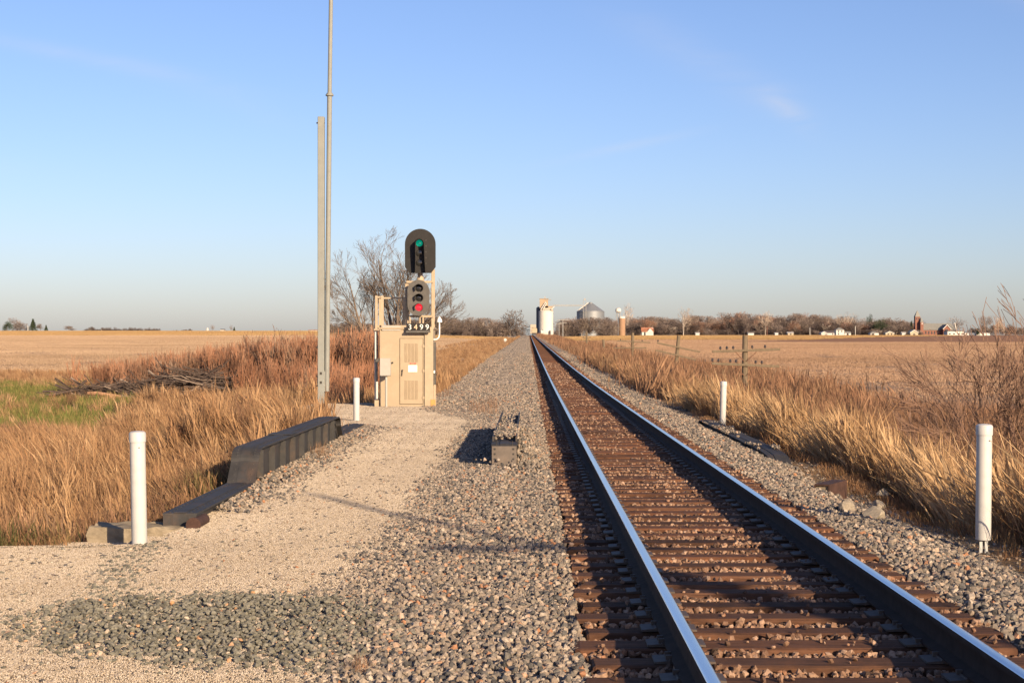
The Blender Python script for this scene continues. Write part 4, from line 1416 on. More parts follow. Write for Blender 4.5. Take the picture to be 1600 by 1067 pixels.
def leafmat(name, stops, amt=0.25, rough=0.8):
    m = bpy.data.materials.new(name)
    t = NT(m)
    oi = t.n('ShaderNodeObjectInfo')
    c = t.ramp(oi.outputs['Random'], stops)
    f = t.noise(t.coords(), 9, 3, 0.7)
    c = t.mix(1.0, c, t.ramp(f, [(0.3, (1 - amt,) * 3), (0.7, (1 + amt,) * 3)]), 'MULTIPLY')
    t.set(c, rough, 0, 0.15)
    tr = t.n('ShaderNodeBsdfTranslucent')
    t.l(c, tr.inputs['Color'])
    ms = t.n('ShaderNodeMixShader')
    ms.inputs[0].default_value = 0.3
    t.l(t.b.outputs[0], ms.inputs[1]); t.l(tr.outputs[0], ms.inputs[2])
    t.l(ms.outputs[0], t.o.inputs['Surface'])
    return m
M_GOLD = leafmat('dry_gold_grass', [(0.0, (0.16, 0.09, 0.05)), (0.25, (0.36, 0.21, 0.105)), (0.5, (0.50, 0.325, 0.175)), (0.7, (0.37, 0.205, 0.10)), (0.88, (0.44, 0.27, 0.135)), (1.0, (0.22, 0.115, 0.065))])
M_TAWN = leafmat('tawny_matted_grass', [(0.0, (0.14, 0.08, 0.045)), (0.35, (0.30, 0.165, 0.085)), (0.75, (0.40, 0.235, 0.12)), (1.0, (0.22, 0.155, 0.07))])
M_RED = leafmat('reddish_weeds', [(0.0, (0.17, 0.095, 0.058)), (0.4, (0.28, 0.15, 0.085)), (0.8, (0.35, 0.205, 0.115)), (1.0, (0.23, 0.15, 0.09))])
M_GRN = leafmat('green_weeds', [(0.0, (0.11, 0.14, 0.034)), (0.4, (0.17, 0.185, 0.05)), (0.7, (0.25, 0.21, 0.07)), (1.0, (0.34, 0.225, 0.095))])

M_OLIVE = leafmat('olive_weeds', [(0.0, (0.085, 0.085, 0.03)), (0.5, (0.13, 0.12, 0.045)), (1.0, (0.24, 0.17, 0.075))])
def tufts(nm, seeds, material, **kw):
    r = []
    for s in seeds:
        me = tuft_mesh('%s_%d' % (nm, s), s, **kw)
        me.materials.append(material)
        r.append(me)
    return r
T_TALL = tufts('tall', range(6), M_GOLD, n=34, h=1.0, spread=0.09, width=0.0135, lean=(-0.32, 0.0), plume=0.4)
T_TALLF = tufts('tallf', range(10, 15), M_GOLD, n=46, h=1.0, spread=0.16, width=0.02, lean=(-0.26, 0.0), plume=0.3)
T_MAT = tufts('mat', range(20, 25), M_TAWN, n=40, h=0.5, spread=0.14, width=0.012, lean=(-0.25, -0.1), plume=0.05, curl=1.5)
T_REDW = tufts('redw', range(30, 35), M_RED, n=54, h=1.0, spread=0.2, width=0.010, lean=(-0.05, 0.0), plume=0.25)
T_REDF = tufts('redf', range(40, 44), M_RED, n=56, h=1.0, spread=0.35, width=0.026, lean=(-0.05, 0), plume=0.25)
T_GREEN = tufts('green', range(50, 54), M_OLIVE, n=40, h=0.3, spread=0.12, width=0.014, lean=(-0.1, 0.0), plume=0.0)
T_GREENF = tufts('greenf', range(55, 58), M_GRN, n=40, h=0.4, spread=0.3, width=0.03, lean=(-0.1, 0.0), plume=0.0)

def grass(name, regions, variants, prob, hscale, label, cat='grass', zoff=0.0, smin=0.7, smax=1.25):
    P, Rt, Sc = [], [], []
    for (x0, x1, y0, y1, d) in regions:
        x, y = region(x0, x1, y0, y1, d)
        k = rng.random(len(x)) < prob(x, y)
        x, y = x[k], y[k]
        z = ground_z(x, y) + zoff
        s = rng.uniform(smin, smax, len(x)) * hscale(x, y)
        P.append(np.stack([x, y, z], 1))
        rr = np.zeros((len(x), 3))
        rr[:, 2] = rng.normal(0, 0.85, len(x))
        rr[:, 0] = rng.normal(0, 0.15, len(x)); rr[:, 1] = rng.normal(0, 0.18, len(x))
        Rt.append(rr)
        Sc.append(np.stack([s * 1.05, s * 1.05, s * rng.uniform(0.85, 1.2, len(x))], 1))
    return scatter(name, np.concatenate(P), np.concatenate(Rt), np.concatenate(Sc), variants, label, cat)

def off_path(x, y):
    lim = np.where((y > 15.2) & (y < 33), -3.78, path_left(y) + 0.1)
    block = (x > -4.55) & (x < -3.2) & (np.asarray(y) < 16.5)
    return sstep(0.0, 0.4, lim - x) * np.where(block, 0.0, 1.0)
def in_view(x, y, m=0.13):
    a = x / np.maximum(y, 0.1)
    return (a > -0.33 - m) & (a < 0.31 + m)
grass('russet_stems', [(-16, -3.8, 15.5, 47, 9)], T_REDW, lambda x, y: off_path(x, y) * in_view(x, y) * sstep(0.48, 0.62, fbm(x * 0.45, y * 0.3, 141)), lambda x, y: 0.55 + 0.35 * fbm(x * .5, y * .4, 142), 'russet weed stems mixed into the dry grass left of the girder', 'weeds')
# left of the girder: tall gold grass, with a matted hollow near the pad
def p_tall_l(x, y):
    clump = fbm(x * 0.5, y * 0.4, 101)
    near = sstep(20, 27, y + 5 * (clump - 0.5))
    a = x / y
    ylim = np.interp(a, [-0.36, -0.262, -0.238, -0.1], [42, 46, 72, 75])
    far_ok = 1 - sstep(-3, 2, y - ylim + 6 * (clump - 0.5))
    return off_path(x, y) * in_view(x, y) * (0.10 + 0.90 * near) * (0.12 + 1.0 * sstep(0.38, 0.58, clump)) * far_ok
def h_l(x, y):
    return (0.45 + 0.75 * fbm(x * 0.35, y * 0.3, 103)) * (0.5 + 0.5 * sstep(16, 28, y))
grass('tall_grass', [(-16, -3.4, 15.5, 30, 42), (-18, -3.4, 30, 47, 26)], T_TALL, p_tall_l, h_l, 'tall dry golden grass leaning left beyond the long girder')
grass('tall_grass_far', [(-24, -3.4, 47, 76, 13)], T_TALLF, p_tall_l, lambda x, y: h_l(x, y) * 0.95, 'paler tall dry grass in front of the brush pile')
grass('matted_grass', [(-12, -3.5, 15.0, 36, 75), (-16, -6.2, 36, 50, 30)], T_MAT, lambda x, y: off_path(x, y) * in_view(x, y) * (1 - 0.4 * sstep(22, 30, y)), lambda x, y: (0.65 + 0.6 * fbm(x * .6, y * .6, 104)) * (0.7 + 0.3 * sstep(15.5, 19, y)), 'matted tawny grass in the hollow left of the gravel pad')
grass('weedy_grass', [(-12, -3.5, 15.0, 30, 26), (5.2, 9, 12, 26, 6)], T_GREEN, lambda x, y: in_view(x, y) * np.where(x < 0, off_path(x, y) * (fbm(x * .8, y * .8, 105) > 0.58), 0.6 * (fbm(x * .8, y * .8, 106) > 0.6)), lambda x, y: 0.8 + 0.5 * fbm(x, y, 107), 'low green weeds among the dry grass by the pad', 'weeds')
grass('meadow_grass', [(-45, -12, 42, 100, 9)], T_GREENF, lambda x, y: in_view(x, y) * (x / y < -0.235 - 0.03 * (fbm(x * .1, y * .1, 22) - .5)) * 0.9, lambda x, y: 0.6 + 0.4 * fbm(x * .2, y * .2, 108), 'short green meadow grass at the far left')
grass('meadow_edge_grass', [(-45, -17, 78, 128, 3.5)], T_TALLF, lambda x, y: in_view(x, y) * (x / y < -0.215) * sstep(88, 100, y + 10 * (fbm(x * .12, y * .12, 24) - .5)) * (1 - sstep(112, 122, y)), lambda x, y: 0.45 + 0.2 * fbm(x * .2, y * .2, 25), 'low orange dry grass between the meadow and the left field')
grass('meadow_straw', [(-30, -9, 40, 76, 2.2)], T_TALLF, lambda x, y: in_view(x, y) * (x / y < -0.235) * (0.06 + 0.4 * (fbm(x * .25, y * .25, 27) > 0.54)), lambda x, y: 0.5 + 0.25 * fbm(x * .2, y * .2, 26), 'scattered dry stalks in the green meadow')
# gold strip along the left of the far track
grass('verge_grass', [(-9, -2.6, 47, 120, 12), (-14, -3.0, 120, 300, 2.2), (-18, -3.2, 300, 700, 0.35)], T_TALLF,
      lambda x, y: sstep(0.0, 0.5, ballast_toe(y) - 0.15 - x) * (0.25 + 0.75 * (fbm(x * .25, y * .08, 109) > 0.42)) * ((y > 48.5) | (x < -6.2)), lambda x, y: 0.30 + 0.22 * fbm(x * .3, y * .1, 110) + 0.0007 * y, 'golden verge grass along the left side of the far track')
# right of the track
def p_right(x, y):
    lim = np.interp(y, [11, 15.6, 16.6, 18, 23.5, 27, 40, 46, 60], [4.95, 4.95, 4.75, 5.35, 5.35, 4.95, 4.95, 4.5, 4.4])
    edge = sstep(0, 0.45, x - lim + 0.35 * (fbm(x, y * .7, 111) - 0.5))
    return edge * in_view(x, y) * (0.45 + 0.75 * sstep(0.35, 0.6, fbm(x * 0.7, y * 0.5, 112)))
M_GOLDR = leafmat('pale_bank_grass', [(0.0, (0.24, 0.14, 0.07)), (0.25, (0.46, 0.295, 0.15)), (0.55, (0.57, 0.39, 0.215)), (0.85, (0.48, 0.30, 0.15)), (1.0, (0.30, 0.17, 0.085))])
T_TALLR = with_mat(T_TALL, M_GOLDR)
grass('bank_grass', [(4.2, 9.5, 11.5, 27, 48), (4.2, 10, 27, 48, 22)], T_TALLR, lambda x, y: p_right(x, y) * (1 - 0.8 * sstep(7.2, 9.2, x)), lambda x, y: 0.85 + 0.6 * fbm(x * 0.5, y * 0.3, 113) * sstep(4.3, 5.6, x), 'tall golden grass leaning left on the bank right of the track')
grass('bank_mat', [(4.3, 9.5, 11.5, 32, 55)], T_MAT, p_right, lambda x, y: 0.8 + 0.5 * fbm(x, y, 114), 'tawny matted grass at the foot of the right bank')
grass('bank_litter', [(4.1, 6.2, 11.0, 44, 45)], T_MAT, lambda x, y: (0.25 + 0.6 * (fbm(x * 1.5, y * 1.2, 98) > 0.5)) * sstep(4.15, 4.8, x), lambda x, y: 0.3 + 0.25 * fbm(x, y, 99), 'short flattened dry grass on the soil beside the right ballast')
grass('bank_grass_far', [(4.3, 11, 48, 110, 9)], T_TALLF, lambda x, y: p_right(x, y) * (0.15 + 0.85 * (fbm(x * .3, y * .12, 119) > 0.5)), lambda x, y: 0.75 + 0.4 * fbm(x * .4, y * .2, 115), 'golden grass clumps along the right ditch towards the poles')
grass('red_weeds', [(6.0, 16, 22, 52, 16)], T_REDW, lambda x, y: in_view(x, y) * sstep(5.8, 7.6, x + 1.5 * (fbm(x * .3, y * .3, 116) - 0.5)) * (1 - 0.7 * sstep(13, 16, x)), lambda x, y: 0.85 + 0.5 * fbm(x * .4, y * .4, 117), 'reddish brown weeds filling the right hand ditch', 'weeds')
grass('red_weeds_far', [(4.6, 17, 52, 130, 5.5), (4.4, 13, 130, 330, 1.6), (4.4, 12, 330, 800, 0.25)], T_REDF, lambda x, y: in_view(x, y) * sstep(4.6, 5.6, x) * (1 - sstep(12, 15, x + 3 * (fbm(x * .1, y * .1, 121) - .5))), lambda x, y: (0.95 + 0.45 * fbm(x * .3, y * .1, 118)) * (1 + 0.0009 * y), 'band of rusty red weeds beside the track towards the elevator', 'weeds')
# sprigs growing in the ballast
x = np.array([px(560, 8.7), px(545, 8.6), px(752, 41), px(768, 40), px(738, 42), px(770, 43), -3.2, -3.15, -3.1, px(690, 52)])
y = np.array([8.9, 9.0, 41, 40, 42, 43.5, 24.2, 24.4, 24.0, 53])
z = np.array([float(max(bed_z(a, b), pad_z(a, b) if b < 46 else -9)) for a, b in zip(x, y)])
scatter('ballast_sprigs', np.stack([x, y, z], 1), np.stack([x * 0, x * 0, rng.uniform(0, 6, len(x))], 1), np.array([.16, .14, .6, .55, .4, .5, .35, .3, .3, .6]), T_REDW, 'little reddish sprigs growing out of the ballast', 'weeds')

# ---------------------------------------------------------------- crop stubble on the harvested fields
def stubble_tile(seed, size, n, h, w, material, rowgap):
    r = np.random.default_rng(seed)
    rows_ = np.arange(-size / 2, size / 2, rowgap)
    x = r.uniform(-size / 2, size / 2, n)
    y = rows_[r.integers(0, len(rows_), n)] + np.where(r.random(n) < 0.6, r.normal(0, 0.05, n), r.uniform(-rowgap, rowgap, n))
    hh = h * r.uniform(0.4, 1.2, n)
    az = r.uniform(0, math.pi, n)
    ww = w * r.uniform(0.5, 1.4, n)
    lx, ly = r.normal(0, 0.35, n) * hh, r.normal(0, 0.35, n) * hh
    dx, dy = np.cos(az) * ww, np.sin(az) * ww
    V = np.stack([np.stack([x - dx, y - dy, -0.05 + 0 * x], 1), np.stack([x + dx, y + dy, -0.05 + 0 * x], 1), np.stack([x + lx, y + ly, hh], 1)], 1).reshape(-1, 3)
    me = fast_mesh('stubble_tile', V, None, np.arange(3 * n).reshape(-1, 3))
    me.materials.append(material)
    return me
def islandmat(name, stops):
    m = bpy.data.materials.new(name)
    t = NT(m)
    ge = t.n('ShaderNodeNewGeometry')
    c = t.ramp(ge.outputs['Random Per Island'], stops)
    oi = t.n('ShaderNodeObjectInfo')
    mp_ = t.n('ShaderNodeMapping')
    mp_.inputs['Scale'].default_value = (0.006, 0.03, 1)
    t.l(oi.outputs['Location'], mp_.inputs['Vector'])
    k = t.ramp(t.noise(mp_.outputs['Vector'], 1.0, 5, 0.7), [(0.3, (0.72, 0.70, 0.68)), (0.5, (0.95, 0.94, 0.93)), (0.7, (1.12, 1.12, 1.1))])
    t.set(t.mix(1.0, c, k, 'MULTIPLY'), 0.9, 0, 0.1)
    return m
M_STUBL = islandmat('bean_stubble', [(0.0, (0.25, 0.17, 0.11)), (0.5, (0.38, 0.27, 0.18)), (1.0, (0.47, 0.35, 0.24))])
M_STUBR = islandmat('brown_stubble', [(0.0, (0.22, 0.135, 0.088)), (0.5, (0.35, 0.23, 0.15)), (1.0, (0.44, 0.305, 0.205))])
M_STUBG = islandmat('gold_stubble', [(0.0, (0.27, 0.165, 0.075)), (0.5, (0.38, 0.25, 0.12)), (1.0, (0.45, 0.31, 0.16))])
SIZE = 14.0
ST = [stubble_tile(i, SIZE, 8000, 0.13, 0.022, m_, 0.76) for i, m_ in enumerate((M_STUBL, M_STUBL, M_STUBR, M_STUBR))] + [stubble_tile(8 + i, SIZE, 2600, 0.34, 0.10, M_STUBG, 0.76) for i in range(2)]
P, Ix, Sc = [], [], []
for yy in np.arange(80, 1560, 11.0):
    for xx in np.arange(-0.40 * yy, 0.37 * yy, 11.0):
        x_, y_ = xx + random.uniform(-.6, .6), yy + random.uniform(-.6, .6)
        if abs(x_) < 16 and y_ < 500 and x_ > 0 or (x_ < 0 and x_ > -13):
            continue
        if float(field_edge(x_ + 6 if x_ < 0 else x_ - 1.0, y_)) < 0.9 or float(field_edge(x_, y_ - 6)) < 0.9:
            continue
        if x_ > 0 and y_ > 985:
            continue
        if x_ < 0 and x_ / y_ > -0.13 and y_ > 955:
            continue
        a_ = x_ / y_
        if x_ > 0 and np.interp(a_, [0.10, 0.14, 0.20, 0.32], [430, 455, 450, 440]) < y_ < np.interp(a_, [0.10, 0.14, 0.17, 0.23, 0.29, 0.6], [430, 500, 570, 850, 1100, 1200]):
            continue
        gold_ = (x_ < 0 and y_ > 672) or (x_ > 0 and y_ > 555)
        P.append((x_, y_, float(ground_z(x_, y_))))
        Ix.append(random.choice((4, 5)) if gold_ else random.choice((0, 1)) if x_ < 0 else random.choice((2, 3)))
P = np.array(P)
# tilt every tile with the ground under it
sx_ = (ground_z(P[:, 0] + 5, P[:, 1]) - ground_z(P[:, 0] - 5, P[:, 1])) / 10
sy_ = (ground_z(P[:, 0], P[:, 1] + 5) - ground_z(P[:, 0], P[:, 1] - 5)) / 10
scatter('field_stubble', P, np.stack([np.arctan(sy_), -np.arctan(sx_), 0 * sx_], 1), np.ones(len(P)), ST, 'rows of pale crop stubble covering the harvested fields', 'stubble', idx=Ix)

# ---------------------------------------------------------------- branching plants
def branches(seed, start, dirn, length, radius, depth, spread=0.5, shrink=0.72, kids=(2, 4), up=0.08, wob=0.12, twig=0.004, seglen=4):
    """list of (points, radii)"""
    r = random.Random(seed)
    outl = []
    def grow(p, d, L, rad, dep):
        pts, rads = [p.copy()], [rad]
        n = max(2, seglen if dep > 1 else 2)
        for i in range(n):
            d = (d + Vector((r.gauss(0, wob), r.gauss(0, wob), r.gauss(0, wob) + up))).normalized()
            p = p + d * (L / n)
            pts.append(p.copy())
            rads.append(max(twig, rad * (1 - 0.55 * (i + 1) / n)))
        outl.append((pts, rads))
        if dep <= 0:
            return
        nk = r.randint(*kids)
        for j in range(nk):
            tt = r.uniform(0.35, 1.0) if j else 1.0
            i = min(n, max(1, int(round(tt * n))))
            q = pts[i]
            ax = Vector((r.gauss(0, 1), r.gauss(0, 1), r.gauss(0, 1)))
            ax = (ax - d * ax.dot(d)).normalized()
            sp = spread * r.uniform(0.5, 1.25) * (0.6 if j == 0 else 1)
            nd = (d * math.cos(sp) + ax * math.sin(sp)).normalized()
            grow(q, nd, L * shrink * r.uniform(0.75, 1.15), max(twig, rads[i] * (0.8 if j == 0 else 0.62)), dep - 1)
    grow(Vector(start), Vector(dirn).normalized(), length, radius, depth)
    return outl

def branch_split(bl, cut, nbig=7, nsm=3):
    big, small = MB(), MB()
    for pts, rads in bl:
        (big if rads[0] > cut else small).tube(pts, rads, nbig if rads[0] > cut else nsm, cap=False)
    return big, small

M_BARK = mat('grey_brown_bark', (0.17, 0.13, 0.10), 0.95, 0.3, 3, 0, 0.1, 0.3)
M_TWIG = mat('bare_twigs', (0.145, 0.112, 0.088), 0.95, 0.2, 2, 0, 0.1)

# bare tree behind the cabinet
YT = 105.0
tx = px(612, YT)
tree = thing('bare_tree', 'wide leafless tree behind the signal cabinet', 'tree', (tx, YT, float(ground_z(tx, YT))))
bl = []
bl += branches(11, (0.3, 0, -0.2), (0.0, 0, 1), 2.9, 0.26, 1, 0.3, 0.7, (1, 1), 0.02, 0.03)
def limb(seed, p, d, L, rad, dep, upk=0.05):
    """a limb with side shoots all along it"""
    r = random.Random(seed)
    n = 7 if dep >= 2 else 4
    p, d = Vector(p), Vector(d).normalized()
    pts, rads = [p.copy()], [rad]
    dirs = [d.copy()]
    for i in range(n):
        d = (d + Vector((r.gauss(0, .055), r.gauss(0, .055), r.gauss(0, .05) + upk))).normalized()
        p = p + d * (L / n)
        pts.append(p.copy()); dirs.append(d.copy())
        rads.append(max(0.006, rad * (1 - 0.8 * (i + 1) / n)))
    bl.append((pts, rads))
    if dep == 0:
        return
    ns = {4: 7, 3: 6, 2: 5, 1: 3}[dep]
    for j in range(ns):
        tt = 0.22 + 0.75 * (j + r.random()) / ns
        i = min(n, max(1, int(tt * n)))
        ax = Vector((r.gauss(0, 1), r.gauss(0, 1), r.gauss(0, .7)))
        dd = dirs[i]
        ax = (ax - dd * ax.dot(dd)).normalized()
        sp = r.uniform(0.38, 0.78)
        nd = dd * math.cos(sp) + ax * math.sin(sp) + Vector((0, 0, 0.06))
        limb(r.randrange(10 ** 6), pts[i], nd, L * r.uniform(0.45, 0.68) * (1.15 - 0.45 * tt), max(0.0065, rads[i] * 0.6), dep - 1, upk)
for s0, d0_, L_, r_, sd in [((0.3, 0, 2.3), (-0.28, 0.1, 1), 6.0, 0.15, 21), ((0.3, 0, 2.2), (0.30, -0.15, 1), 5.4, 0.14, 22), ((0.3, 0.1, 1.9), (0.8, 0.2, 0.8), 4.8, 0.12, 23),
                            ((0.25, 0, 2.0), (-0.1, 0.7, 1), 4.6, 0.10, 24), ((0.3, 0, 2.4), (0.08, -0.5, 1), 5.0, 0.11, 28), ((0.3, 0, 2.1), (1.0, -0.2, 0.45), 4.0, 0.10, 31)]:
    limb(sd, s0, d0_, L_, r_, 4)
# the separate left stem
bl += branches(12, (-1.0, 0.2, -0.2), (-0.12, 0, 1), 2.8, 0.15, 1, 0.2, 0.7, (1, 1), 0.0, 0.03)
for s0, d0_, L_, r_, sd in [((-1.3, .2, 2.2), (-0.45, 0, 1), 5.0, 0.12, 25), ((-1.35, .2, 2.5), (-1.0, 0.1, 0.75), 3.6, 0.09, 26), ((-1.3, .2, 2.0), (-1.0, -0.1, 0.35), 2.8, 0.07, 29), ((-1.3, .2, 2.4), (0.05, 0.4, 1), 4.0, 0.08, 27)]:
    limb(sd, s0, d0_, L_, r_, 4)
big, sm = branch_split(bl, 0.05)
big.build('trunk', M_BARK, tree, True)
sm.build('crown', M_TWIG, tree)

# bare shrub at the right edge
def shrub(name, label, X, Y, stems, h, seed, material, depth=4, spread=0.5, rad=0.022, twig=0.004, cat='shrub', splay=0.6, kids=(2, 3)):
    o = thing(name, label, cat, (X, Y, float(ground_z(X, Y))))
    r = random.Random(seed)
    bl = []
    for i in range(stems):
        a = r.uniform(0, 6.28)
        e = r.uniform(0.1, splay)
        bl += branches(seed * 31 + i, (r.gauss(0, .12), r.gauss(0, .12), -0.1), (math.cos(a) * e, math.sin(a) * e, 1), h * r.uniform(0.3, 0.42), rad * r.uniform(.7, 1.2), depth, spread, 0.74, kids, 0.03, 0.10, twig)
    big, sm = branch_split(bl, rad * 0.45, 6, 3)
    big.build('stems', material, o, True)
    sm.build('twigs', material, o)
    return o
M_SHRUB = mat('brown_shrub_bark', (0.17, 0.105, 0.075), 0.95, 0.25, 4, 0, 0.1)
shrub('bare_shrub', 'big bare shrub with spreading brown branches at the right edge behind the white post', px(1560, 31), 31, 9, 3.7, 5, M_SHRUB, 5, 0.5, 0.045, 0.006, splay=0.85, kids=(2, 4))
shrub('bare_shrub', 'smaller leafless bush left of the big bare shrub by the brown field', px(1492, 36), 36, 10, 2.5, 9, M_SHRUB, 4, 0.45, 0.026, 0.006)
shrub('bare_sapling', 'tall bare sapling cut off by the right edge of the picture', px(1615, 33), 33, 4, 4.6, 14, M_SHRUB, 5, 0.42, 0.05, 0.006, 'sapling', splay=0.45)
shrub('bare_shrub', 'thin dark bush with seed heads rising above the red willow thicket', px(415, 84), 84, 9, 3.4, 17, M_SHRUB, 4, 0.4, 0.03, 0.010)

# red willow thicket (stuff) and brush pile
M_WIL = randmat('red_willow_twigs', [(0.0, (0.15, 0.085, 0.055)), (0.35, (0.27, 0.125, 0.068)), (0.7, (0.32, 0.16, 0.09)), (1.0, (0.22, 0.15, 0.105))], noise_scale=1.0, amt=0.3)
wil = []
for s in range(5):
    mb = MB()
    r = random.Random(s + 900)
    for i in range(11):
        a, e = r.uniform(0, 6.28), r.uniform(0, 0.3)
        bl = branches(s * 77 + i, (r.gauss(0, .25), r.gauss(0, .25), 0), (math.cos(a) * e, math.sin(a) * e, 1), 1.0 * r.uniform(.7, 1.1), 0.016, 2, 0.22, 0.68, (2, 4), 0.03, 0.05, 0.008, 2)
        for pts, rads in bl:
            mb.tube(pts, rads, 3, cap=False)
    me = mb.mesh('willow_%d' % s)
    me.materials.append(M_WIL)
    wil.append(me)
def p_wil(x, y):
    return in_view(x, y) * (0.25 + 0.75 * (fbm(x * 0.3, y * 0.3, 131) > 0.42))
x, y = region(px(90, 80), px(600, 80), 79, 100, 2.9)
kp = p_wil(x, y) * (x > px(105, 80) + (y - 79) * -0.25) * (0.18 + 0.82 * sstep(px(85, 80), px(230, 80), x + 3.5 * (fbm(x * .35, y * .35, 135) - 0.5))) * np.where((y < 83) & (x < px(420, 80)), 0.12, 1)
k = rng.random(len(x)) < kp
x, y = x[k], y[k]
hs = (0.72 + 0.28 * sstep(px(100, 80), px(330, 80), x)) * (0.95 + 0.45 * fbm(x * .3, y * .2, 133) + 0.25 * sstep(-16, -9, x))
x2, y2 = region(px(300, 74), px(590, 60), 58, 80, 1.1)
k2 = rng.random(len(x2)) < (x2 > -15.5 + (80 - y2) * 0.42) * (x2 < -7.0) * 0.8
x2, y2 = x2[k2], y2[k2]
hs2 = 0.75 + 0.3 * fbm(x2 * .3, y2 * .2, 134)
X_all = np.concatenate([x, x2]); Y_all = np.concatenate([y, y2]); H_all = np.concatenate([hs, hs2])
scatter('willow_thicket', np.stack([X_all, Y_all, ground_z(X_all, Y_all) - 0.05], 1), np.stack([rng.normal(0, .06, len(X_all)), rng.normal(0, .06, len(X_all)), rng.uniform(0, 6.28, len(X_all))], 1), H_all, wil, 'thicket of red willow stems left of the cabinet', 'thicket')

M_DEAD = mat('grey_dead_wood', (0.21, 0.16, 0.125), 0.95, 0.35, 5, 0, 0.1, 0.3)
M_DEADD = mat('dark_dead_wood', (0.085, 0.062, 0.05), 0.95, 0.35, 5, 0, 0.1, 0.3)
YB = 78.0
pile = thing('brush_pile', 'heap of cut grey branches lying in front of the red willows', 'brush pile', (px(270, YB), YB, float(ground_z(px(270, YB), YB))))
mbA, mbB = MB(), MB()
r = random.Random(44)
for i in range(900):
    u = r.uniform(-1, 1)
    w_ = 1 - abs(u) ** 1.6
    cx, cy = u * 5.4, r.uniform(-1.0, 1.4)
    cz = r.uniform(0, 1.45) * w_ * (0.75 + 0.25 * math.sin(u * 5)) + 0.1
    L = r.uniform(0.8, 3.0)
    a, e = r.uniform(-0.7, 0.7) + (math.pi if r.random() < .5 else 0), r.gauss(0.05, 0.32)
    rad = r.choice([0.012, 0.016, 0.02, 0.025, 0.035, 0.055])
    d = Vector((math.cos(a) * math.cos(e), math.sin(a) * math.cos(e), math.sin(e)))
    q = Vector((cx, cy, cz))
    bend = Vector((r.gauss(0, .1), r.gauss(0, .1), r.gauss(0, .12)))
    (mbA if r.random() < 0.14 else mbB).tube([q - d * L / 2, q + bend, q + d * L / 2], [rad, rad * .8, rad * .4], 5, cap=True)
mbA.build('pale_branches', M_DEAD, pile, True)
mbB.build('dark_branches', M_DEADD, pile, True)
# log with stripped orange wood
YL = 75.5
lg = thing('fallen_log', 'stripped orange brown log lying at the left end of the brush pile', 'log', (px(165, YL), YL, float(ground_z(px(165, YL), YL))))
M_LOG = mat('stripped_wood', (0.36, 0.20, 0.115), 0.85, 0.3, 5, 0, 0.1, 0.4, stretch=(0.6, 5, 5))
MB().tube([(-0.85, 0, 0.42), (-0.4, 0.03, 0.41), (0.2, 0, 0.33), (0.8, 0.05, 0.22)], [0.075, 0.10, 0.09, 0.10], 10).build('trunk', M_LOG, lg, True)
MB().tube([(0.75, 0.05, 0.23), (1.7, 0.1, 0.12), (3.2, 0.15, 0.08)], [0.12, 0.1, 0.07], 10).build('bark_end', M_DEAD, lg, True)
YL2 = 74.8
lg2 = MB().tube([(-1.6, 0, 0.10), (0, 0.1, 0.16), (1.5, 0, 0.12)], [0.13, 0.12, 0.09], 10).build('fallen_log', M_DEAD, None, True)
lg2.location = (px(280, YL2), YL2, float(ground_z(px(280, YL2), YL2)) + 0.15)
lg2['label'] = 'grey log lying along the front foot of the brush pile'; lg2['category'] = 'log'

# ---------------------------------------------------------------- far trees
def far_crown(seed, h, w, n, tw, base=0.22, shape='round'):
    """cloud of thin upward twig slivers in an uneven crown"""
    r = np.random.default_rng(seed)
    lobes = [(r.normal(0, w * 0.2), r.normal(0, w * 0.2), r.uniform(base + 0.1, 0.82) * h, r.uniform(0.2, 0.34) * w) for _ in range(9)]
    V, T = [], []
    cnt = 0
    while cnt < n:
        lx, ly, lz, lr = lobes[r.integers(len(lobes))]
        d = r.normal(0, 1, 3); d /= np.linalg.norm(d)
        q = np.array([lx, ly, lz]) + d * lr * r.random() ** 0.45 * np.array([1, 1, 1.15])
        if q[2] < base * h * 0.6 or q[2] > h:
            continue
        if shape == 'cone':
            q = np.array([0, 0, 0.0]); zt = r.random() ** 0.8; a = r.uniform(0, 6.28); rr = (1 - zt) * w / 2 * r.random() ** 0.4 * (0.85 + 0.25 * math.sin(zt * 40))
            q = np.array([rr * math.cos(a), rr * math.sin(a), h * (0.06 + 0.94 * zt)])
        out = np.array([q[0], q[1], max(0.2, q[2] - h * 0.35)]) if shape != 'cone' else np.array([q[0], q[1], -0.3 * w])
        out = out / (np.linalg.norm(out) + 1e-6) + r.normal(0, 0.4, 3)
        out /= np.linalg.norm(out)
        L = r.uniform(0.6, 1.6) * (h / 12)
        sd = np.cross(out, r.normal(0, 1, 3)); sd /= np.linalg.norm(sd) + 1e-6
        i0 = len(V)
        ww = tw * r.uniform(0.6, 1.4)
        V += [q - sd * ww, q + sd * ww, q + out * L]
        T.append((i0, i0 + 1, i0 + 2))
        cnt += 1
    return fast_mesh('crown', V, None, T)
def far_trunk(seed, h, w, r0):
    bl = branches(seed, (0, 0, -0.5), (0, 0, 1), h * 0.34, r0, 3, 0.45, 0.8, (2, 4), 0.05, 0.06, 0.05, 3)
    mb = MB()
    for pts, rads in bl:
        mb.tube(pts, rads, 4, cap=False)
    return mb.mesh('trunk')
def tm_(name, col, var=0.2):
    return mat(name, col, 0.95, var, 0.25, 0, 0.05, objvar=0.18)
M_FB = tm_('far_brown_twigs', (0.19, 0.148, 0.125))
M_FP = tm_('far_pale_twigs', (0.40, 0.31, 0.235))
M_FR = tm_('far_rust_leaves', (0.25, 0.145, 0.10))
M_FG = tm_('far_evergreen', (0.045, 0.06, 0.035))
M_FD = tm_('far_dark_brush', (0.11, 0.085, 0.075))
M_FT = tm_('far_trunks', (0.27, 0.215, 0.17))
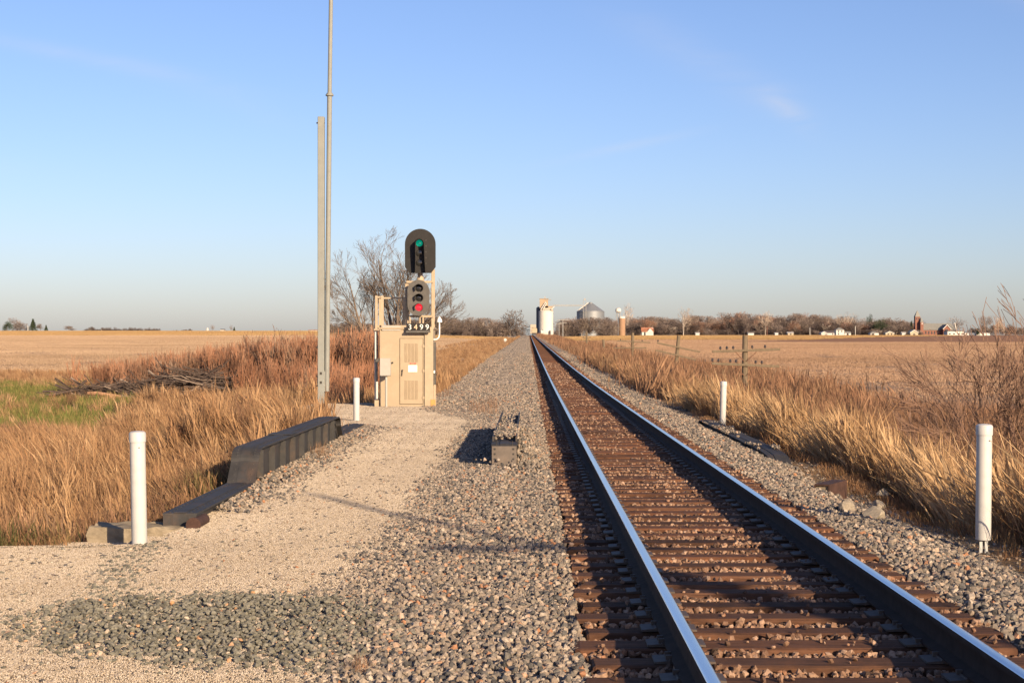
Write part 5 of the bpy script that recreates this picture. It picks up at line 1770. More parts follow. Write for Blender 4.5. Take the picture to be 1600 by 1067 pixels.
M_FTW = tm_('far_pale_trunks', (0.58, 0.49, 0.39))
CROWN = [far_crown(700 + i, 12, 11, 1500, 0.10) for i in range(5)]
CROWN_S = [far_crown(720 + i, 12, 10, 480, 0.085) for i in range(3)]
CONE = [far_crown(740 + i, 12, 7, 1500, 0.2, shape='cone') for i in range(2)]
BUSHY = [far_crown(760 + i, 12, 13, 2400, 0.13, base=0.03) for i in range(2)]
TRUNK = [far_trunk(780 + i, 12, 10, 0.28) for i in range(4)]
def cm(me, m):
    key = (me.name, m.name)
    if key not in _gn:
        c = me.copy(); c.materials.clear(); c.materials.append(m); _gn[key] = c
    return _gn[key]
def far_tree(name, label, qx, qtop, Y, wpx, kind, group=None, m=None, tm=None, parts=True):
    X = px(qx, Y)
    zg = float(ground_z(X, Y))
    H = pz(qtop, Y) - zg
    Wd = wpx * Y / 2500
    o = thing(name, label, 'tree', (X, Y, zg), group)
    pool, w0 = {'bare': (CROWN, 11), 'sparse': (CROWN_S, 10), 'cone': (CONE, 7), 'bushy': (BUSHY, 13)}[kind]
    c = ob('crown', cm(random.choice(pool), m or M_FB), None, o)
    c.scale = (Wd / w0 * 1.05, Wd / w0 * 1.05, H / 11.3)
    c.rotation_euler = (0, 0, random.uniform(0, 6.28))
    t_ = ob('trunk', cm(random.choice(TRUNK), tm or M_FT), None, o)
    t_.scale = (Wd / 11, Wd / 11, H / 12.5)
    t_.rotation_euler = (0, 0, random.uniform(0, 6.28))
    return o

far_tree('round_tree', 'large rounded brown tree just left of the far end of the track', 798, 488, 930, 44, 'bushy', m=M_FB)
far_tree('pale_tree', 'tall pale bare tree beside the brown silo', 981, 478, 1080, 20, 'sparse', m=M_FP, tm=M_FTW)
far_tree('pale_tree', 'pale sycamore standing proud of the woods right of the barn', 1068, 484, 1010, 26, 'sparse', m=M_FP, tm=M_FTW)
far_tree('pale_tree', 'pale crowned tree near the middle of the far woods', 1196, 489, 1020, 28, 'sparse', m=M_FP, tm=M_FTW)
far_tree('pale_tree', 'pale tall tree behind the white two storey house', 1324, 490, 1060, 26, 'sparse', m=M_FP, tm=M_FTW)
far_tree('bare_tree', 'grey bare tree behind the church roof', 1494, 497.5, 1120, 40, 'sparse', m=M_FB)
far_tree('evergreen_tree', 'broad dark green evergreen behind the low white garage', 1373, 501, 1060, 26, 'bushy', m=M_FG)
far_tree('evergreen_tree', 'tall dark evergreen poking above the woods left of the church', 1359, 494, 1100, 10, 'bushy', m=M_FG)
far_tree('evergreen_tree', 'small dark evergreen against the church tower', 1424, 503, 1090, 9, 'cone', m=M_FG)
far_tree('evergreen_tree', 'small evergreen at the left foot of the right hand grove', 1528, 513, 1000, 7, 'cone', m=M_FG)
far_tree('rust_tree', 'rust red leaved tree behind the white barn', 1004, 503, 1080, 22, 'bushy', m=M_FR)
far_tree('brown_tree', 'brown rounded tree in the grove near the right edge', 1539, 496, 1050, 17, 'bare', m=M_FB)
far_tree('brown_tree', 'tan tree in the middle of the right edge grove', 1563, 499, 1050, 16, 'bushy', m=M_FP)
far_tree('dark_tree', 'low dark tree right of the tan tree at the right edge', 1578, 508, 1040, 12, 'bushy', m=M_FD)
far_tree('evergreen_tree', 'round dark evergreen at the far left farmstead', 11, 503, 1480, 17, 'bushy', m=M_FG)
far_tree('brown_tree', 'brown bushy tree between the evergreens of the far left farmstead', 31, 498.5, 1500, 24, 'bushy', m=M_FB)
far_tree('evergreen_tree', 'tall pointed evergreen at the far left farmstead', 51.5, 499, 1480, 14, 'cone', m=M_FG)
far_tree('brown_tree', 'low thin tree right of the pointed evergreen at far left', 63, 506.5, 1490, 12, 'bare', m=M_FB)
far_tree('evergreen_tree', 'small pointed evergreen ending the far left farmstead', 72, 508, 1480, 7, 'cone', m=M_FG)
far_tree('brown_tree', 'lone small brown tree right of the far left farmstead', 107, 510, 1600, 18, 'bare', m=M_FB)
far_tree('brown_tree', 'bare tree beside the white farm buildings on the left horizon', 332, 508, 1700, 9, 'sparse', m=M_FB)
far_tree('evergreen_tree', 'little dark evergreen on the left horizon', 366, 511, 1700, 5, 'cone', m=M_FG)
far_tree('brown_tree', 'thin tree beside the little evergreen on the left horizon', 361, 508.5, 1720, 7, 'sparse', m=M_FB)
# woods that read as one mass
def wood(name, specs, label):
    V, T, mats_, cols = [], [], [], []
    P, Rt, Sc, Ix = [], [], [], []
    kinds = [cm(CROWN[0], M_FB), cm(CROWN[1], M_FB), cm(CROWN[2], M_FR), cm(CROWN[3], M_FD), cm(BUSHY[0], M_FB), cm(BUSHY[1], M_FD), cm(CROWN_S[0], M_FP), cm(TRUNK[0], M_FT), cm(TRUNK[1], M_FTW)]
    w0 = [11, 11, 11, 11, 13, 13, 10, 11, 11]
    for (x0, x1, tops, Y0, Y1, n, wr, pick) in specs:
        for i in range(n):
            qx = x0 + (x1 - x0) * (i + random.random()) / n
            Y = random.uniform(Y0, Y1)
            X = px(qx, Y)
            zg = float(ground_z(X, Y))
            top = np.interp(qx, [a for a, b in tops], [b for a, b in tops]) + random.uniform(-1.2, 3.0)
            H = max(3.0, pz(top, Y) - zg)
            k = random.choice(pick)
            Wd = random.uniform(*wr) * Y / 2500
            a = random.uniform(0, 6.28)
            P.append((X, Y, zg)); Rt.append((0, 0, a)); Sc.append((Wd / w0[k], Wd / w0[k], H / 11.3)); Ix.append(k)
            if random.random() < 0.6:
                P.append((X, Y - 1, zg)); Rt.append((0, 0, a)); Sc.append((Wd / 11, Wd / 11, H / 13)); Ix.append(random.choice([7, 7, 8]))
    scatter(name, P, Rt, Sc, kinds, label, 'woods', idx=Ix)
tops_r = [(868, 507), (880, 502), (905, 497), (925, 494), (945, 496), (965, 502), (990, 499), (1008, 494), (1030, 499), (1060, 499), (1080, 496), (1100, 497), (1120, 498), (1140, 492), (1160, 489), (1175, 493), (1195, 494), (1215, 498),
          (1240, 493), (1258, 492), (1275, 494), (1300, 499), (1330, 497), (1355, 502), (1385, 499), (1410, 500), (1425, 505), (1445, 508)]
wood('far_woods', [(876, 1440, tops_r, 1080, 1180, 95, (24, 40), [0, 1, 0, 1, 2, 4, 4]), (985, 1420, [(a, b + 7) for a, b in tops_r], 1040, 1080, 70, (16, 28), [3, 3, 5, 0, 2, 4]),
                   (876, 965, [(870, 506), (900, 499), (925, 498), (955, 503)], 985, 1000, 16, (18, 26), [0, 1, 4, 0]),
                   (868, 1440, [(868, 514), (1440, 515)], 1040, 1060, 95, (12, 20), [5, 5, 4])], 'bare brown woods along the edge of the field right of the elevator')
wood('left_woods', [(520, 790, [(520, 508), (560, 503), (590, 509), (650, 500), (695, 496), (715, 501), (730, 498), (750, 500), (765, 499), (775, 503), (790, 505)], 1000, 1080, 46, (20, 32), [0, 1, 4, 0, 3]),
                    (680, 790, [(680, 508), (790, 510)], 960, 990, 22, (12, 20), [3, 5, 3]), (515, 812, [(515, 513), (812, 514)], 960, 985, 55, (9, 16), [5, 5, 4])], 'row of bare brown trees beyond the field behind the cabinet')
wood('horizon_grove', [(131, 250, [(131, 514), (140, 511.5), (165, 513), (250, 513)], 2000, 2050, 36, (6, 11), [5, 3, 5]), (268, 300, [(268, 515), (300, 515)], 2500, 2600, 10, (6, 9), [3])], 'thin dark row of trees on the left horizon')
wood('edge_woods', [(1515, 1610, [(1515, 514), (1545, 507), (1580, 511), (1610, 512)], 1060, 1120, 18, (12, 20), [0, 3, 4])], 'low brown trees along the horizon at the right edge')

# ---------------------------------------------------------------- grain elevator
M_SILO = mat('white_concrete', (0.56, 0.53, 0.47), 0.8, 0.06, 0.4, 0, 0.2)
M_HEADH = mat('tan_headhouse', (0.36, 0.265, 0.175), 0.8, 0.1, 0.5)
M_STEEL = mat('bin_steel', (0.22, 0.23, 0.24), 0.55, 0.07, 0.5, 0.35, 0.4)
M_STEELG = mat('grey_structural_steel', (0.30, 0.29, 0.27), 0.6, 0.1, 0.5, 0.2)
M_DKGREY = mat('dark_blue_grey', (0.10, 0.11, 0.13), 0.5, 0.1, 0.5, 0.2)
M_TAN3 = mat('pale_tan_steel', (0.40, 0.34, 0.26), 0.7, 0.1, 0.5)
M_WIN = mat('dark_window', (0.03, 0.03, 0.035), 0.2, 0.1, 1, 0, 0.5)
YE = 985.0
ke = YE / 2500
def farthing(name, label, cat, qx, qb, Y):
    X = px(qx, Y)
    return thing(name, label, cat, (X, Y, min(pz(qb, Y), float(ground_z(X, Y)) + 0.3)))
el = farthing('grain_elevator', 'white concrete grain elevator silo with tan headhouse at the end of the track', 'grain elevator', 853, 521, YE)
EX = lambda q: px(q, YE) - el.location.x
EZ = lambda q: pz(q, YE) - el.location.z
rs = 11.3 * ke
ec = MB().lathe([(rs, -2), (rs, EZ(487.5)), (rs * 1.02, EZ(487.4)), (rs * 1.02, EZ(486.2)), (rs * 0.8, EZ(485))], n=40).build('silo', M_SILO, el, True)
MB().lathe([(1.3, -2), (1.3, EZ(481)), (0.4, EZ(479))], (EX(841.2), 5, 0), 20).build('dark_edge_column', M_DKGREY, el, True)  # narrow dark cylinder along the left edge of the silo
MB().box2(EX(843.3), EX(856.5), -2, 3, EZ(481), EZ(467)).build('headhouse', M_HEADH, el)
MB().box2(EX(842.5), EX(857.5), -2.4, 3.4, EZ(467), EZ(466.4)).build('headhouse_roof', M_STEELG, el)
MB().box2(EX(844), EX(864), -2.5, 3, EZ(486), EZ(481)).build('gallery', M_TAN3, el)
MB().box2(EX(851), EX(863.5), -2.0, 2.5, EZ(481), EZ(478.3)).build('gallery_roof_house', M_HEADH, el)
MB().box2(EX(850.5), EX(852.6), -0.4, 0.4, EZ(466.3), EZ(463.5)).build('leg_head', M_STEELG, el)
for a, b in (((845.5, 483), (852.5, 472)), ((849, 482.5), (854, 474)), ((861, 484), (866, 479))):
    MB().tube([(EX(a[0]), -4.2, EZ(a[1])), (EX(b[0]), -3, EZ(b[1]))], 0.28, 6).build('spout', M_SILO, el)
for q in (856.5, 859.5):
    MB().box2(EX(q), EX(q) + 0.25, -2, 2, EZ(468.6), EZ(466.8)).build('railing', M_STEELG, el)
MB().box2(EX(852), EX(861), -2.2, 2.2, EZ(468.9), EZ(468.3)).build('walkway', M_STEELG, el)
for i in range(6):
    q = 845 + i * 3.4
    MB().box2(EX(q), EX(q) + 0.25, -rs * .72 - .3, -rs * .72, EZ(486), EZ(483.6)).build('railing', M_STEELG, el)
for q, w_, h_ in ((847, 1.6, 4.2), (850.5, 1.2, 5.0), (862.3, 1.6, 4.5)):
    MB().box2(EX(q) - w_ / 2, EX(q) + w_ / 2, -rs - 2.5, -rs - .6, -0.5, h_).build('base_shed', M_SILO, el)
# conveyor bridge
cv = thing('conveyor_bridge', 'thin grey conveyor bridge from the elevator to the round steel bin', 'conveyor', (px(866, YE), YE + 8, pz(478, YE)))
L = (912 - 866) * ke
MB().box2(-1, L, -0.6, 0.6, 0, 0.18).build('deck', M_STEELG, cv)
for z_ in (0.75, 0.35):
    for y_ in (-.6, .6):
        MB().box2(-1, L, y_ - .06, y_ + .06, z_, z_ + 0.14).build('chord', M_STEELG, cv)
n = 12
for i in range(n):
    MB().box2(L * i / n, L * i / n + 0.2, -.6, .6, 0.18, 0.9).build('truss_post', M_STEELG, cv)
# steel bin
YS = 1050.0
kb = YS / 2500
bn = thing('grain_bin', 'large round grey steel grain bin with conical roof behind the bare trees', 'grain bin', (px(922.7, YS), YS, float(ground_z(px(922.7, YS), YS))))
BZ = lambda q: pz(q, YS) - bn.location.z
rb = 21.7 * kb
prof_b = []
z_ = -1.0
while z_ < BZ(487.3):
    prof_b += [(rb, z_), (rb - 0.05, z_ + 0.45)]
    z_ += 0.9
MB().lathe(prof_b + [(rb, BZ(487.2))], n=48).build('wall', M_STEEL, bn, True)
MB().lathe([(rb * 1.02, BZ(487.1)), (2.0, BZ(474.6)), (1.8, BZ(474.4))], n=24).build('roof', M_STEEL, bn)
MB().lathe([(1.3, BZ(474.6)), (1.3, BZ(472.8)), (0.4, BZ(472.2))], n=14).build('roof_cap', M_STEEL, bn, True)
a_, b_ = Vector((-rb * 0.93, -rb * .35, BZ(486.8))), Vector((-1.4, -0.8, BZ(474)))
MB().tube([a_ + Vector((0, 0, .5)), b_ + Vector((0, 0, .5))], 0.3, 6).build('roof_stair', M_SILO, bn)
tw = thing('bin_head_tower', 'narrow grey steel tower carrying the conveyor end above the bin roof', 'tower', (px(913.5, YS - 12), YS - 12, float(ground_z(px(913.5, YS - 12), YS - 12))))
TZ = lambda q: pz(q, YS - 12) - tw.location.z
for sx in (-1, 1):
    for sy in (-1, 1):
        MB().box2(sx * 0.9 - .1, sx * 0.9 + .1, sy * .9 - .1, sy * .9 + .1, -1, TZ(469)).build('leg', M_STEELG, tw)
for i in range(12):
    zz = TZ(469) * (i + 1) / 12
    MB().box2(-1, 1, -1, 1, zz - .09, zz + .03).build('platform', M_STEELG, tw)
MB().box2(-0.5, 0.6, -.5, .5, TZ(469), TZ(466.2)).build('head', M_STEELG, tw)
# brown silo, water tower, barn
YF = 1000.0
kf = YF / 2500
M_TILE = mat('brown_tile', (0.31, 0.19, 0.115), 0.85, 0.1, 0.5)
sl = thing('tile_silo', 'brown tile farm silo with pale rim standing alone before the woods', 'silo', (px(971.7, YF), YF, float(ground_z(px(971.7, YF), YF))))
zt_ = pz(494.5, YF) - sl.location.z
MB().lathe([(5.3 * kf, -1), (5.3 * kf, zt_ - 1.2)], n=28).build('wall', M_TILE, sl, True)
MB().lathe([(5.2 * kf, zt_ - 1.2), (5.2 * kf, zt_), (4.9 * kf, zt_ + .1)], n=28).build('rim', M_SILO, sl, True)
MB().box2(-5.6 * kf - .35, -5.6 * kf + .45, -.8, .3, -1, zt_ - 0.6).build('dark_side_strip', M_DKGREY, sl)  # dark upright strip on the left side of the wall
YW = 1320.0
kw = YW / 2500
wt = thing('water_tower', 'white water tower tank showing above the brown silo', 'water tower', (px(966, YW), YW, float(ground_z(px(966, YW), YW))))
WZ = lambda q: pz(q, YW) - wt.location.z
rw = 4.6 * kw
MB().lathe([(rw * .55, WZ(488.5)), (rw * .95, WZ(487)), (rw, WZ(484.5)), (rw * .8, WZ(482)), (rw * .25, WZ(480.8))], n=20).build('tank', M_SILO, wt, True)
for i in range(4):
    a = math.pi / 4 + i * math.pi / 2
    MB().tube([(rw * 1.3 * math.cos(a), rw * 1.3 * math.sin(a), -1), (rw * .8 * math.cos(a), rw * .8 * math.sin(a), WZ(486))], 0.22, 6).build('leg', M_STEELG, wt)
MB().tube([(0, 0, -1), (0, 0, WZ(488))], 0.4, 8).build('riser', M_STEELG, wt)

# houses: gable or hipped
M_HW = mat('white_siding', (0.52, 0.50, 0.45), 0.7, 0.06, 0.8)
M_HT = mat('tan_siding', (0.40, 0.34, 0.24), 0.7, 0.06, 0.8)
M_RF = mat('grey_shingles', (0.23, 0.22, 0.19), 0.85, 0.12, 0.8)
M_RFD = mat('dark_shingles', (0.10, 0.08, 0.075), 0.85, 0.12, 0.8)
M_RFR = mat('rusty_roof', (0.36, 0.15, 0.08), 0.8, 0.35, 0.35, dirt=(0.72, 0.66, 0.58), dirt_amt=0.9)
M_BRICK = mat('red_brick', (0.22, 0.10, 0.07), 0.85, 0.12, 0.6)
def house(name, label, cat, x0, x1, base, eave, ridge, Y, depth, wall, roof, style='gablex', wins=(), doors=(), group=None):
    """pixels give width, eave and ridge heights; windows as fractions (u, v, w m, h m)"""
    X0, X1 = px(x0, Y), px(x1, Y)
    w = X1 - X0
    xc = (X0 + X1) / 2
    zg = float(ground_z(xc, Y))
    o = thing(name, label, cat, (xc, Y, zg), group)
    ze = max(pz(eave, Y) - zg, 1.6)
    zr = ze + (eave - ridge) * Y / 2500
    MB().box2(-w / 2, w / 2, 0, depth, -0.6, ze).build('wall', wall, o)
    e = 0.3
    mb = MB()
    if style == 'hip':
        mb.add([(-w / 2 - e, -e, ze), (w / 2 + e, -e, ze), (w / 2 + e, depth + e, ze), (-w / 2 - e, depth + e, ze), (-w * .12, depth / 2, zr), (w * .12, depth / 2, zr)],
               [(0, 1, 5, 4), (1, 2, 5), (2, 3, 4, 5), (3, 0, 4), (0, 3, 2, 1)])
    elif style == 'gabley':      # gable towards the viewer
        mb.add([(-w / 2 - e, -e, ze - .1), (0, -e, zr), (w / 2 + e, -e, ze - .1), (-w / 2 - e, depth + e, ze - .1), (0, depth + e, zr), (w / 2 + e, depth + e, ze - .1)],
               [(0, 1, 4, 3), (1, 2, 5, 4), (0, 3, 5, 2)])
        MB().add([(-w / 2, -0.01, ze), (w / 2, -0.01, ze), (0, -0.01, zr - .25), (-w / 2, depth, ze), (w / 2, depth, ze), (0, depth, zr - .25)], [(0, 1, 2), (3, 5, 4)]).build('gable', wall, o)
        mbt = MB()
        for sx in (-1, 1):
            mbt.add([(sx * (w / 2 + e), -e - .02, ze - .1), (0, -e - .02, zr), (0, -e - .02, zr - .45), (sx * (w / 2 + e), -e - .02, ze - .55)], [(0, 1, 2, 3)])
        mbt.build('gable_trim', M_HW, o)
    else:
        mb.add([(-w / 2 - e, -e, ze - .05), (w / 2 + e, -e, ze - .05), (w / 2 + e, depth / 2, zr), (-w / 2 - e, depth / 2, zr), (-w / 2 - e, depth + e, ze - .05), (w / 2 + e, depth + e, ze - .05)],
               [(0, 1, 2, 3), (3, 2, 5, 4), (0, 3, 4), (1, 5, 2), (0, 4, 5, 1)])
    mb.build('roof', roof, o)
    for (u, v, ww, hh) in wins:
        cx, cz = -w / 2 + u * w, v * ze
        wn = MB().box2(cx - ww / 2, cx + ww / 2, -0.06, -0.012, cz - hh / 2, cz + hh / 2).build('window', M_WIN, o)
    for (u, ww, hh) in doors:
        cx = -w / 2 + u * w
        MB().box2(cx - ww / 2, cx + ww / 2, -0.08, -0.012, 0.02, hh).build('door', M_WIN, o)
    return o
house('barn', 'white barn with rusty roof and dark doorway right of the brown silo', 'barn', 1003, 1021, 523, 518.5, 511.5, 1000, 9, M_HW, M_RFR, 'gablex', [], [(0.25, 1.0, 2.2)])
MB().add([(px(1014, 1000) - px(1012, 1000) - 1.6, -.33, 2.0), (px(1014, 1000) - px(1012, 1000) + 3.0, -.33, 2.0), (px(1014, 1000) - px(1012, 1000) + .7, -.33, 4.6),
          (px(1014, 1000) - px(1012, 1000) - 1.6, 3, 2.0), (px(1014, 1000) - px(1012, 1000) + 3.0, 3, 2.0), (px(1014, 1000) - px(1012, 1000) + .7, 3, 4.6)], [(0, 1, 2), (0, 2, 5, 3), (1, 4, 5, 2)]).build('gable', M_HW, [o for o in COL.objects if o.name == 'barn'][0])
house('house', 'white two storey house with grey hipped roof among the woods', 'house', 1306.5, 1319, 524, 515.5, 512, 1000, 6, M_HW, M_RF, 'hip', [(.3, .75, .7, 1.0), (.7, .75, .7, 1.0), (.3, .3, .7, 1.0)])
house('garage', 'low white garage attached right of the two storey house', 'garage', 1319.6, 1329.5, 524, 520.5, 518, 1001, 6, M_HW, M_RF, 'gablex', [], [(.5, 1.2, 1.4)])
house('garage', 'low white garage with hipped roof before the broad evergreen', 'garage', 1360.5, 1373, 524.5, 521, 518.5, 1005, 7, M_HW, M_RF, 'hip', [], [(.28, 1.8, 1.3)])
house('house', 'grey roofed house at the left of the white two storey house', 'house', 1290, 1304, 524, 521.5, 518, 1030, 7, M_HW, M_RFD, 'gablex', [(.8, .5, .8, .8)])
house('house', 'small white gabled house in the middle of the far woods edge', 'house', 1283.5, 1292, 524, 521, 518.5, 1010, 7, M_HW, M_HW, 'gabley')
house('house', 'grey house with small white gable right of the broad evergreen', 'house', 1384, 1397, 524.5, 521, 518, 1020, 7, M_HT, M_RF, 'gabley', [(.3, .5, .8, .8), (.7, .5, .8, .8)])
house('shed', 'small white shed between the grey house and the church', 'shed', 1409.5, 1415.5, 524.5, 521.5, 520, 1005, 4, M_HW, M_HW, 'gablex')
house('house', 'tan gabled house in front of the church tower', 'house', 1422.5, 1434.5, 525, 519, 515, 1000, 8, M_HT, M_HT, 'gabley', [(.5, .3, 1.4, .9)])
house('school_building', 'long white building with a row of windows right of the church', 'building', 1480.5, 1505.5, 525.5, 517.3, 516.2, 1000, 9, M_HW, M_RFD, 'gablex', [(.14 + .27 * i + d, .36, .55, .7) for i in range(4) for d in (-.03, .03)])
house('shed', 'small white shed at the right end of the long white building', 'shed', 1507.5, 1513.5, 525.5, 522.5, 521.8, 1000, 5, M_HW, M_HW, 'gablex')
house('shed', 'low white shed under the right edge grove, left of the pair', 'shed', 1526, 1535.5, 526, 524.6, 524, 1000, 5, M_HW, M_HW, 'gablex')
house('shed', 'low white shed under the right edge grove, right of the pair', 'shed', 1537, 1547, 526, 524.9, 524.3, 1000, 5, M_HW, M_HW, 'gablex')
house('shed', 'small pale shed left of the tall red pole before the woods', 'shed', 1169, 1178, 523, 521.5, 520, 1000, 5, M_HW, M_RF, 'gablex')
house('house', 'pale low house right of the red pole before the woods', 'house', 1231, 1240, 523, 521, 519.5, 1010, 6, M_HT, M_HW, 'gablex', [(.5, .5, .9, .8)])
house('shed', 'tiny white shed near the pale sycamore', 'shed', 1087, 1093, 523, 521.8, 520.5, 1005, 4, M_HW, M_HW, 'gablex')
house('shed', 'small white hut in the shrubs between shed and low pale house', 'shed', 1211, 1216, 523, 521.3, 520.3, 1005, 4, M_HW, M_HW, 'gablex')
house('farmhouse', 'white farmhouse on the left horizon', 'house', 344, 350, 518, 515.3, 514, 1700, 8, M_HW, M_RFD, 'gablex')
house('shed', 'long low red and white farm shed on the left horizon beside the mast', 'shed', 481, 497, 518.5, 517.2, 516.4, 1650, 8, M_HW, M_RFR, 'gablex')
fs = thing('farm_silo', 'small white silo beside the farm on the left horizon', 'silo', (px(324, 1690), 1690, float(ground_z(px(324, 1690), 1690))))
MB().lathe([(1.1, -1), (1.1, 3.6)], n=14).build('wall', M_SILO, fs, True)
MB().lathe([(1.15, 3.6), (0.8, 4.2), (0.1, 4.5)], n=14).build('dome', M_SILO, fs, True)

# church
YH = 1060.0
kh = YH / 2500
ch = thing('church', 'red brick church with pointed tower and long grey roof in the far town', 'church', (px(1434, YH), YH, float(ground_z(px(1434, YH), YH))))
CX = lambda q: px(q, YH) - ch.location.x
CZ = lambda q: pz(q, YH) - ch.location.z
MB().box2(CX(1430.2), CX(1438), 0, 3.6, -1, CZ(495)).build('tower', M_BRICK, ch)
mb = MB()
cxm = CX(1434.1)
mb.add([(CX(1429.8), -.2, CZ(495)), (CX(1438.4), -.2, CZ(495)), (CX(1438.4), 3.8, CZ(495)), (CX(1429.8), 3.8, CZ(495)), (cxm, 1.8, CZ(484.5))], [(0, 1, 4), (1, 2, 4), (2, 3, 4), (3, 0, 4), (0, 3, 2, 1)])
spire = mb.build('spire', M_RF, ch)
for q in (1432.4, 1435.6):
    MB().box2(CX(q) - .3, CX(q) + .3, -.05, -.01, CZ(499.5), CZ(496.8)).build('belfry_opening', M_WIN, ch)
MB().box2(CX(1436.5), CX(1441.2), -3, 1.5, -1, CZ(503.5)).build('turret', M_BRICK, ch)
mb = MB()
mb.add([(CX(1436.4), -3.1, CZ(503.5)), (CX(1441.3), -3.1, CZ(503.5)), (CX(1441.3), 1.6, CZ(503.5)), (CX(1436.4), 1.6, CZ(503.5)), (CX(1438.8), -.8, CZ(495.8))], [(0, 1, 4), (1, 2, 4), (2, 3, 4), (3, 0, 4), (0, 3, 2, 1)])
mb.build('turret_spire', M_RF, ch)
MB().box2(CX(1438.5), CX(1439.7), -3.06, -3.01, CZ(507), CZ(504.5)).build('window', M_HW, ch)
MB().box2(CX(1441.2), CX(1492), -1, 13, -1, CZ(516)).build('nave', M_BRICK, ch)
mb = MB()
mb.add([(CX(1441), -1.4, CZ(515.8)), (CX(1492.5), -1.4, CZ(515.8)), (CX(1490), 6, CZ(505)), (CX(1442.5), 6, CZ(505)), (CX(1441), 13.4, CZ(515.8)), (CX(1492.5), 13.4, CZ(515.8))], [(0, 1, 2, 3), (3, 2, 5, 4), (0, 3, 4), (1, 5, 2), (0, 4, 5, 1)])
mb.build('nave_roof', M_RF, ch)
for i in range(5):
    q = 1446 + i * 4.6
    MB().box2(CX(q) - .4, CX(q) + .4, -1.06, -1.01, CZ(522), CZ(517.5)).build('window', M_WIN, ch)
MB().box2(CX(1470.5), CX(1481.5), -6, -1.01, -1, CZ(513)).build('transept', M_BRICK, ch)
MB().add([(CX(1470.5), -6.0, CZ(513)), (CX(1481.5), -6.0, CZ(513)), (CX(1476), -6.0, CZ(508))], [(0, 1, 2)]).build('transept_gable', M_BRICK, ch)
MB().add([(CX(1469.5), -6.4, CZ(513.6)), (CX(1476), -6.4, CZ(507)), (CX(1482.5), -6.4, CZ(513.6)), (CX(1469.5), 6, CZ(513.6)), (CX(1476), 6, CZ(507)), (CX(1482.5), 6, CZ(513.6))], [(0, 1, 4, 3), (1, 2, 5, 4)]).build('transept_roof', M_RF, ch)
for a, b in ((1469.5, 1476), (1482.5, 1476)):
    MB().add([(CX(a), -6.45, CZ(513.7)), (CX(b), -6.45, CZ(506.9)), (CX(b), -6.45, CZ(508.3)), (CX(a), -6.45, CZ(515.1))], [(0, 1, 2, 3)]).build('gable_trim', M_HW, ch)
MB().box2(CX(1473), CX(1477.5), -6.06, -6.01, CZ(517.2), CZ(514.6)).build('window', M_WIN, ch)
MB().add([(CX(1490.4), -1.6, CZ(504.6)), (CX(1491.4), -1.6, CZ(504.4)), (CX(1494.0), -1.9, CZ(515.5)), (CX(1492.8), -1.9, CZ(515.7))], [(0, 1, 2, 3)]).build('roof_edge_trim', M_HW, ch)

# utility poles in the distance
def util_pole(label, qx, ytop, Y, arms, m=M_STEELG, r=0.16):
    X = px(qx, Y)
    zg = float(ground_z(X, Y))
    o = thing('utility_pole', label, 'utility pole', (X, Y, zg))
    H = pz(ytop, Y) - zg
    MB().tube([(0, 0, -.5), (0, 0, H)], [r * 1.2, r], 8).build('pole', m, o, True)
    for (z_, hl) in arms:
        MB().box2(-hl, hl, -.08, .08, H - z_ - .1, H - z_ + .08).build('crossarm', m, o)
util_pole('tall utility pole with long crossarm right of the elevator', 879.5, 498, 640, [(0.5, 2.3), (1.6, 1.6)])
util_pole('shorter utility pole between the elevator and the taller one', 873.5, 504.5, 800, [(0.5, 1.5)])
util_pole('pale pole standing right of the white two storey house', 1336.5, 509.5, 1000, [], M_HW)
util_pole('thin pole with red lower half before the middle of the woods', 1198.5, 509.5, 1000, [], M_BRICK)
util_pole('thin pale pole before the right part of the woods', 1265.5, 512, 1000, [], M_HW)
util_pole('pale pole in front of the far left farmstead', 43.5, 509, 1450, [], M_HW, 0.25)

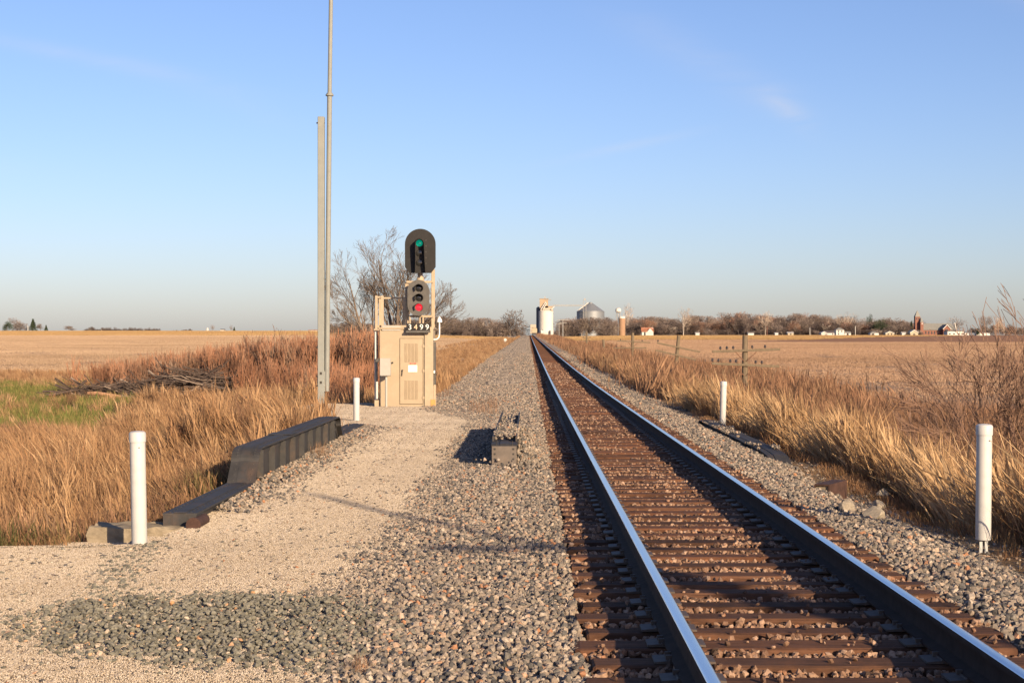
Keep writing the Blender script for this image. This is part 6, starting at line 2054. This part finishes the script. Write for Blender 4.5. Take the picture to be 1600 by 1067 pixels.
# standing freight car at the elevator
YR = 900.0
car = thing('freight_train', 'dark locomotive end standing on the siding left of the white elevator', 'train', (px(835, YR), YR, float(track_z(YR)) - 0.0))
M_LOCO = mat('loco_dark', (0.05, 0.05, 0.055), 0.6)
M_LOCT = mat('loco_tan', (0.36, 0.30, 0.20), 0.6)
MB().prism([(-1.5, 0.9), (1.5, 0.9), (1.55, 3.4), (0.9, 4.1), (-0.6, 4.1), (-1.5, 3.2)], 'y', 0, 18).build('body', M_LOCT, car)
MB().box2(-1.4, 1.4, -0.25, -0.01, 0.25, 1.2).build('pilot', M_LOCO, car)
MB().box2(-1.2, 1.2, 0.3, 17.6, 0.2, 0.89).build('underframe', M_LOCO, car)
for wy in (1.5, 4.0, 14, 16.5):
    for sx in (-1, 1):
        MB().tube([(sx * .68, wy, .46), (sx * .82, wy, .46)], 0.46, 14).build('wheel', M_LOCO, car)
MB().box2(-1.52, -1.35, -0.05, 6, 1.0, 3.3).build('side_panel', M_LOCO, car)
MB().box2(-1.6, 1.6, -.06, 18.1, 4.1, 4.25).build('roof', M_LOCO, car)
MB().box2(-2.2, 1.0, 26, 44, 0.9, 6.2).build('hopper_car', M_TAN3, car)
# small white tank in the verge
tk = MB()
n = 10
tk.tube([(0, -0.9, 0.75)] + [(0, -0.9 + .06, .75), (0, 0.9, .75), (0, 1.0, .75)], [0.2, 0.38, 0.38, 0.2], 14)
tkt = thing('white_tank', 'small round white tank lying in the grass left of the far track', 'tank', (px(789.5, 420), 420, float(ground_z(px(789.5, 420), 420)) + 0.35))
tk.build('shell', M_HW, tkt, True)
for y_ in (-.6, .6):
    MB().box2(-.25, .25, y_ - .08, y_ + .08, -0.6, 0.45).build('saddle', M_STEELG, tkt)

# ---------------------------------------------------------------- roadside pole behind the camera (its shadow crosses the track)
bx_, by_ = 9.5, -2.0
rp_ = thing('roadside_pole', 'wooden roadside pole with a box and crossarm standing out of view', 'utility pole', (bx_, by_, float(ground_z(bx_, by_))))
hz0 = -rp_.location.z - 0.25
MB().tube([(0, 0, -1), (0, 0, hz0 + 7.4)], [0.075, 0.05], 10).build('pole', M_POLE, rp_, True)
MB().lathe([(0.22, hz0 + 4.5), (0.24, hz0 + 4.55), (0.24, hz0 + 5.3), (0.16, hz0 + 5.4)], (0.0, -0.36, 0), 14).build('transformer', M_STEELG, rp_, True)
MB().box2(-1.0, 1.0, -0.2, -0.1, hz0 + 5.7, hz0 + 5.8).build('crossarm', M_POLE, rp_)
